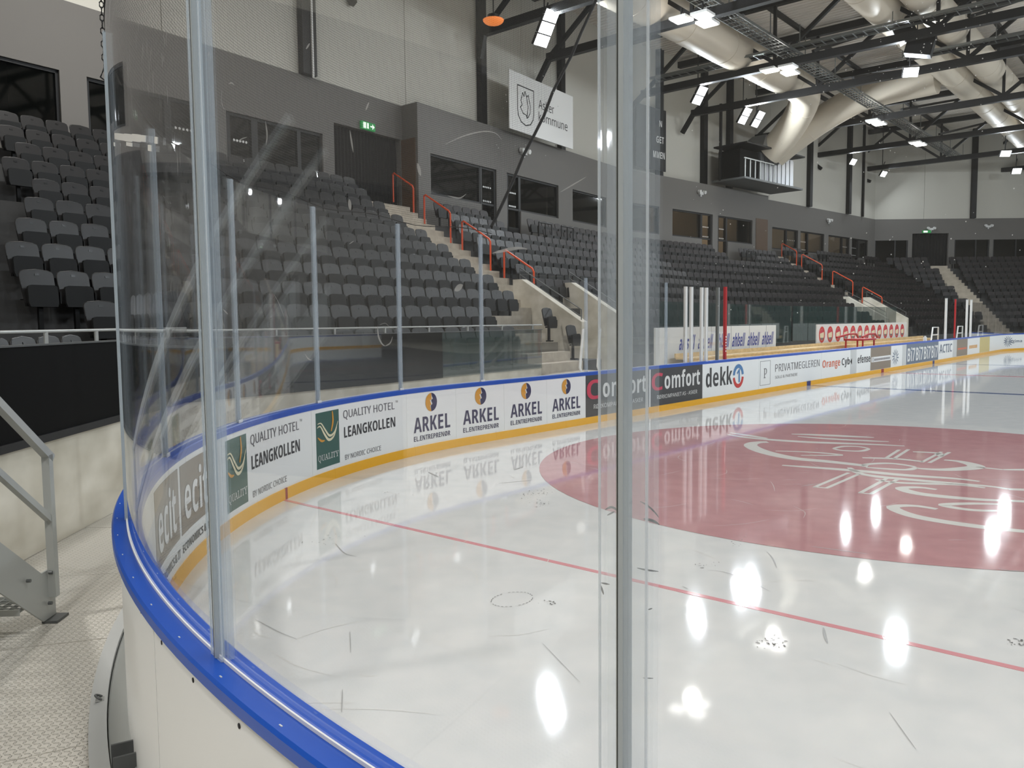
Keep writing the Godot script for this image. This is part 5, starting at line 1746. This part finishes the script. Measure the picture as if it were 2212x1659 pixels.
	# slanting white bars by the stairs to the bench
	for q in [[12.6, 0.0], [13.25, 0.0]]:
		var h := thing("slanted_bar", "white slanting tube rail behind the low clear panes, " + ("nearer the tinted parapet" if q[0] < 13.0 else "nearer the white posts"), "handrail", Vector3(q[0], 0.0, -1.0), 0.0, "slanting white rails")
		part("tube", Geo.new().tube([Vector3(0, 0.0, 0.55), Vector3(0.0, 1.0, 0.1), Vector3(0.75, 1.78, -0.35)], 0.03, 8), M.white_paint, h)
		part("foot", Geo.new().box(Vector3(0, 0.01, 0.55), Vector3(0.12, 0.02, 0.12)), M.galvanised, h)
	# far glass rail and bench
	for k in 3:
		var z := thing("bench_stool_rail", "white tube frame at the far gate, %s along the boards" % ordinals[k], "handrail", Vector3(40.8 + 5.0 * k, 0, -0.9), 0.0, "white tube frames at the far gate")
		part("tube", Geo.new().tube([Vector3(-0.6, 0.0, 0), Vector3(0.0, 1.5, 0), Vector3(1.0, 1.5, 0), Vector3(1.0, 0.0, 0)], 0.035, 8), M.white_paint, z)
		part("cross_bar", Geo.new().tube([Vector3(-0.15, 1.15, 0), Vector3(1.0, 1.15, 0)], 0.03, 8), M.white_paint, z)
	for k in 6:
		tag(part("glass_shield", Geo.new().box(Vector3(45.6 + 2.0 * k, BH + 0.85, -0.05 if k < 4 else -0.05), Vector3(1.95, 1.7, 0.012)), M.glass, self), "clear pane on the far boards, %s beyond the white gate posts" % ordinals[k], "glass pane", "clear panes on the far boards")
	var bt := thing("drink_bottle", "small white bottle standing on the far board cap", "bottle", Vector3(36.0, BH, -0.05))
	part("body", Geo.new().tube([Vector3(0, 0, 0), Vector3(0, 0.16, 0)], 0.07, 12), M.white_paint, bt)
	part("lid", Geo.new().tube([Vector3(0, 0.16, 0), Vector3(0, 0.21, 0)], 0.04, 10), M.white_paint, bt)


# ------------------------------------------------------------------ signs, rails and small things
func on_wall(u: float, y: float, v0: float, off := 0.0) -> Vector3:
	return Vector3(u, y, wall_v(u, v0) + off)


func emergency(u: float, y: float, v0: float, label: String) -> void:
	var t := thing("emergency_light", label, "lamp", on_wall(u, y, v0), turn_at(u))
	emergency_parts(t)


func emergency_parts(t: Node) -> void:
	part("body", Geo.new().box(Vector3(0, -0.02, 0.06), Vector3(0.34, 0.14, 0.10)), M.white_paint, t)
	for q in [-0.22, 0.22]:
		part("spot_head", Geo.new().tube([Vector3(q, 0.06, 0.05), Vector3(q, 0.03, 0.2)], 0.09, 12), M.white_paint, t)
	part("bracket", Geo.new().box(Vector3(0, -0.14, 0.05), Vector3(0.08, 0.10, 0.06)), M.white_paint, t)


func build_details() -> void:
	orange_rail(16.85, 10.0, 8.75, "topmost orange stair rail below the black curtain")
	orange_rail(16.85, 8.1, 6.6, "second orange stair rail down from the black curtain")
	orange_rail(16.85, 5.95, 4.45, "third orange stair rail down from the black curtain")
	orange_rail(16.85, 3.75, 2.3, "lowest orange stair rail by the nearer parapet")
	orange_rail(46.8, 9.2, 8.0, "topmost orange rail of the far stairs")
	orange_rail(46.8, 7.6, 6.0, "second orange rail of the far stairs")
	orange_rail(46.8, 5.2, 3.7, "third orange rail of the far stairs")
	orange_rail(46.8, 3.0, 1.6, "lowest orange rail of the far stairs")
	# municipal banner
	var b := thing("banner", "white banner with black shield outline and the words Asker kommune", "banner", on_wall(22.1, 0, -8.5), atan(SL))
	part("cloth", Geo.new().box(Vector3(2.33, 10.1, 0), Vector3(4.64, 2.12, 0.04)), M.white_paint, b)
	var sh := Geo.new()
	var o := [Vector2(0.55, 10.72), Vector2(1.65, 10.72), Vector2(1.65, 9.85), Vector2(1.60, 9.62), Vector2(1.42, 9.42), Vector2(1.1, 9.33), Vector2(0.78, 9.42), Vector2(0.60, 9.62), Vector2(0.55, 9.85)]
	for i in o.size():
		var p: Vector2 = o[i]
		var q: Vector2 = o[(i + 1) % o.size()]
		sh.bar(Vector3(p.x, p.y, 0.023), Vector3(q.x, q.y, 0.023), 0.04, 0.006) if absf(p.x - q.x) < 0.001 else sh.box(Vector3((p.x + q.x) * 0.5, (p.y + q.y) * 0.5, 0.023), Vector3(p.distance_to(q) + 0.03, 0.04, 0.006), Basis(Vector3(0, 0, 1), (q - p).angle()))
	sh.box(Vector3(0.55, 10.28, 0.023), Vector3(0.04, 0.9, 0.006))
	sh.box(Vector3(1.65, 10.28, 0.023), Vector3(0.04, 0.9, 0.006))
	var leaf := [Vector2(0.92, 9.75), Vector2(0.74, 9.95), Vector2(0.86, 10.05), Vector2(0.78, 10.2), Vector2(0.90, 10.5), Vector2(0.98, 10.38), Vector2(1.06, 10.58), Vector2(1.16, 10.40), Vector2(1.28, 10.48), Vector2(1.42, 10.1), Vector2(1.40, 9.85), Vector2(1.28, 9.68), Vector2(1.18, 9.62), Vector2(1.14, 9.72), Vector2(0.92, 9.75)]
	var leaf2 := [Vector2(1.16, 10.40), Vector2(1.26, 10.05), Vector2(1.18, 9.62)]
	for l in [leaf, leaf2]:
		for i in l.size() - 1:
			var p: Vector2 = l[i]
			var q: Vector2 = l[i + 1]
			sh.box(Vector3((p.x + q.x) * 0.5, (p.y + q.y) * 0.5, 0.023), Vector3(p.distance_to(q) + 0.02, 0.035, 0.006), Basis(Vector3(0, 0, 1), (q - p).angle()))
	part("shield_outline", sh, M.print_black, b)
	var up := func(_x, _y): return Vector3(0, 0, 1)
	part("lettering", letters("Asker", sans, func(x, y): return Vector3(2.0 + x, 10.15 + y, 0.024), up, 1.15, 0.36), M.print_black, b)
	part("lettering", letters("kommune", sans, func(x, y): return Vector3(2.0 + x, 9.68 + y, 0.024), up, 2.2, 0.36), M.print_black, b)
	# black banner with white words
	var bb := thing("banner", "black hanging banner with white capitals on the pale upper wall", "banner", on_wall(33.4, 0, -9.3), -atan(SL))
	part("cloth", Geo.new().box(Vector3(1.2, 10.9, 0), Vector3(2.4, 3.0, 0.04)), M.print_black, bb)
	part("lettering", letters("N", bold, func(x, y): return Vector3(1.85 + x, 11.55 + y, 0.024), up, 0.2, 0.3), M.white_paint, bb)
	part("lettering", letters("GET", bold, func(x, y): return Vector3(1.6 + x, 10.75 + y, 0.024), up, 0.62, 0.32), M.white_paint, bb)
	part("lettering", letters("MMEN", bold, func(x, y): return Vector3(1.35 + x, 10.0 + y, 0.024), up, 0.95, 0.32), M.white_paint, bb)
	# wall lamps
	emergency(23.55, 8.45, -8.9, "white twin spot emergency light on the wall right of the municipal banner")
	emergency(38.2, 8.55, -8.9, "white twin spot emergency light on the wall left of the air unit")
	emergency(54.2, 8.4, -9.655, "white twin spot emergency light on the wall past the far stairs")
	for q in [[8.15, 8.5, "white twin spot emergency light on the far corner wall"], [4.0, 8.35, "lit twin spot lamp above the curtained doorway of the far corner"]]:
		var p := far_p(q[0], 0.0)
		var t := thing("emergency_light", q[2], "lamp", Vector3(p.x, q[1], p.y), -0.863)
		emergency_parts(t)
	# escape sign
	var s := thing("exit_sign", "green and white escape route sign above the black curtain", "sign", on_wall(15.8, 8.1, -9.655), atan(SL))
	part("sign_box", Geo.new().box(Vector3(0, 0, 0.04), Vector3(0.6, 0.24, 0.08)), M.sign_green, s)
	part("sign_door", Geo.new().box(Vector3(-0.17, 0, 0.082), Vector3(0.12, 0.18, 0.006)), M.sign_white, s)
	part("sign_figure", Geo.new().box(Vector3(-0.03, 0, 0.082), Vector3(0.07, 0.17, 0.006)), M.sign_white, s)
	var ar := PackedVector2Array([Vector2(0.08, -0.02), Vector2(0.17, -0.02), Vector2(0.17, -0.08), Vector2(0.27, 0.0), Vector2(0.17, 0.08), Vector2(0.17, 0.02), Vector2(0.08, 0.02)])
	part("sign_arrow", Geo.new().plate(ar, 0.08, 0.086), M.sign_white, s)
	var s2p := far_p(3.7, 0.0)
	var s2 := thing("exit_sign", "pale escape route sign at the far corner doorway", "sign", Vector3(s2p.x, 8.15, s2p.y), -0.863)
	part("sign_box", Geo.new().box(Vector3(0, 0, 0.05), Vector3(0.6, 0.18, 0.08)), M.sign_green, s2)
	part("sign_door", Geo.new().box(Vector3(-0.1, 0, 0.092), Vector3(0.3, 0.12, 0.006)), M.sign_white, s2)
	# rails at the wheelchair places
	for q in [[22.6, 7.0, "black tube rail at the gangway left of the middle seats"], [24.2, 7.0, "black tube rail at the gangway below the second window pair"], [40.3, 7.0, "black tube rail at the gangway below the air unit"]]:
		var t := thing("gangway_rail", q[2], "handrail", Vector3(q[0], floor_y(q[1]), row_v(q[0], q[1]) + 0.1), turn_at(q[0]))
		for k in 3:
			part("post", Geo.new().tube([Vector3(0.45 * k, 0, 0), Vector3(0.45 * k, 1.05, 0)], 0.025, 6), M.black_steel, t)
		part("handrail", Geo.new().tube([Vector3(0, 1.05, 0), Vector3(0.9, 1.05, 0)], 0.025, 6), M.black_steel, t)
		part("mid_rail", Geo.new().tube([Vector3(0, 0.55, 0), Vector3(0.9, 0.55, 0)], 0.02, 6), M.black_steel, t)
	scuffs()


func scuffs() -> void:
	# white scrapes, tape and dried drops on the ice side of the panes: (path length past the corner start, height)
	var g := Geo.new()
	for q in [[2.28, 2.99, 0.09], [2.26, 2.90, 0.07], [2.12, 2.86, 0.12], [2.14, 2.77, 0.10], [2.89, 3.05, 0.12], [2.88, 2.88, 0.10], [1.90, 2.81, 0.05], [1.98, 2.68, 0.08], [1.81, 2.50, 0.09], [2.03, 2.35, 0.14], [1.93, 2.27, 0.07], [1.925, 2.08, 0.06], [2.6, 2.49, 0.12], [2.78, 2.23, 0.10], [2.75, 2.09, 0.12], [2.7, 1.97, 0.09], [2.5, 2.95, 0.16], [2.4, 2.2, 0.14], [2.3, 1.9, 0.1], [2.1, 1.75, 0.12], [2.6, 1.6, 0.15], [2.45, 2.75, 0.1]]:
		for i in 4:
			var s: float = L0 + q[0] + rng.randfn() * 0.03
			var y: float = q[1] + rng.randfn() * 0.03
			var l: float = q[2] * rng.randf_range(0.3, 1.0)
			board_stroke(g, [Vector2(s, y - l * 0.5), Vector2(s + rng.randf_range(-0.008, 0.008), y), Vector2(s + rng.randf_range(-0.012, 0.012), y + l * 0.5)], 0.0006, rng.randf_range(0.0015, 0.006), 0.0445)
	tag(part("glass_scuffs", g, M.scuff_film, self), "pale vertical scrapes on the tall curved pane", "mark", "", "stuff")
	var p := Geo.new()
	for q in [[2.95, 2.765, 0.36, 0.026], [2.60, 2.692, 0.19, 0.028], [2.41, 2.655, 0.17, 0.026], [2.24, 2.620, 0.08, 0.022], [2.55, 2.658, 0.14, 0.014], [2.13, 2.568, 0.05, 0.02], [2.03, 2.575, 0.04, 0.022], [3.02, 2.745, 0.05, 0.016]]:
		board_stroke(p, [Vector2(L0 + q[0], q[1]), Vector2(L0 + q[0] - q[2], q[1] - q[2] * 0.21)], q[3] * 0.95, q[3], 0.0592)
	tag(part("tape_patch", p, M.white_paint, self), "torn white tape remains on the tall curved pane", "tape")
	var m := Geo.new()
	for q in [
		[0.0035, 1.415, 2.6, 1.422, 2.575, 1.411, 2.552, 1.399, 2.546], [0.004, 1.369, 2.605, 1.349, 2.603, 1.329, 2.592], [0.009, 1.509, 2.714, 1.495, 2.719], [0.006, 0.945, 2.589, 0.927, 2.597],
		[0.008, 1.154, 2.469, 1.147, 2.434, 1.155, 2.41], [0.006, 0.775, 2.381, 0.77, 2.358, 0.764, 2.333], [0.006, 0.716, 2.411, 0.703, 2.425], [0.003, 1.328, 2.447, 1.298, 2.45, 1.261, 2.449],
		[0.005, 0.691, 1.967, 0.688, 1.945, 0.678, 1.931, 0.666, 1.925], [0.003, 0.666, 1.925, 0.648, 1.932, 0.64, 1.945], [0.001, 0.683, 1.969, 0.663, 1.972, 0.647, 1.962], [0.002, 0.788, 2.143, 0.77, 2.148],
		[0.002, 1.136, 2.045, 1.112, 2.023, 1.084, 1.985], [0.004, 0.99, 1.902, 0.974, 1.891, 0.958, 1.888], [0.004, 1.47, 2.006, 1.472, 1.986, 1.465, 1.966], [0.005, 1.464, 2.014, 1.43, 2.001],
		[0.008, 1.362, 2.156, 1.36, 2.137], [0.012, 0.784, 2.238, 0.78, 2.214], [0.0025, 0.469, 2.304, 0.419, 2.311, 0.37, 2.311, 0.339, 2.303, 0.325, 2.29], [0.002, 0.523, 2.544, 0.518, 2.535],
		[0.002, 0.195, 2.185, 0.143, 2.203], [0.009, 0.551, 2.281, 0.541, 2.255], [0.006, 0.351, 2.095, 0.294, 2.1, 0.267, 2.097], [0.003, 0.465, 2.209, 0.433, 2.201, 0.414, 2.207], [0.012, 0.45, 2.032, 0.427, 2.042],
	]:
		var pts := []
		for i in range(1, q.size(), 2):
			pts.append(Vector2(L0 + q[i], q[i + 1]))
		board_stroke(m, pts, 0.0006, q[0], 0.0445)
	tag(part("glass_scuffs", m, M.scuff_film, self), "small white puck scuffs on the pane left of the wide joint", "mark", "", "stuff")
	var d := Geo.new()
	for i in 330:
		var s := L0 - rng.randf_range(0.02, 0.62)
		var y := 1.98 + absf(rng.randfn()) * 0.22
		if i > 220:
			s = L0 - 0.34 + rng.randfn() * 0.05
			y = 2.3 + rng.randfn() * 0.04
		elif i > 180:
			s = L0 + 0.25 + rng.randfn() * 0.06
			y = 2.36 + rng.randfn() * 0.05
		var r := rng.randf_range(0.0003, 0.0009)
		var c := on_board(s, y, 0.0445)
		var b := bp(s)
		d.disc(c, b[1].cross(Vector3.UP) * r, Vector3.UP * r, 6)
	tag(part("dried_drops", d, M.scuff, self), "pale dried drops spattered over the near panes", "mark", "", "stuff")
	var w := Geo.new()
	for q in [[0.004, 0.117, 1.663, 0.103, 1.669, 0.086, 1.662], [0.003, 0.113, 1.654, 0.098, 1.663], [0.003, 0.05, 1.686, 0.038, 1.682, 0.024, 1.673, 0.016, 1.665], [0.005, 0.044, 1.659, 0.026, 1.658, 0.015, 1.654], [0.003, 0.055, 1.577, 0.038, 1.577, 0.016, 1.579], [0.004, 0.126, 1.534, 0.12, 1.519], [0.003, 0.125, 1.538, 0.108, 1.539], [0.002, 0.035, 1.513, 0.027, 1.517], [0.0015, 0.044, 1.398, 0.025, 1.403]]:
		var pts := []
		for i in range(1, q.size(), 2):
			pts.append(Vector2(L0 + q[i], q[i + 1]))
		board_stroke(w, pts, 0.0008, q[0], 0.029)
	tag(part("rubber_scuffs", w, M.puck_mark, self), "black puck scuffs on the wide clear joint", "mark", "", "stuff")
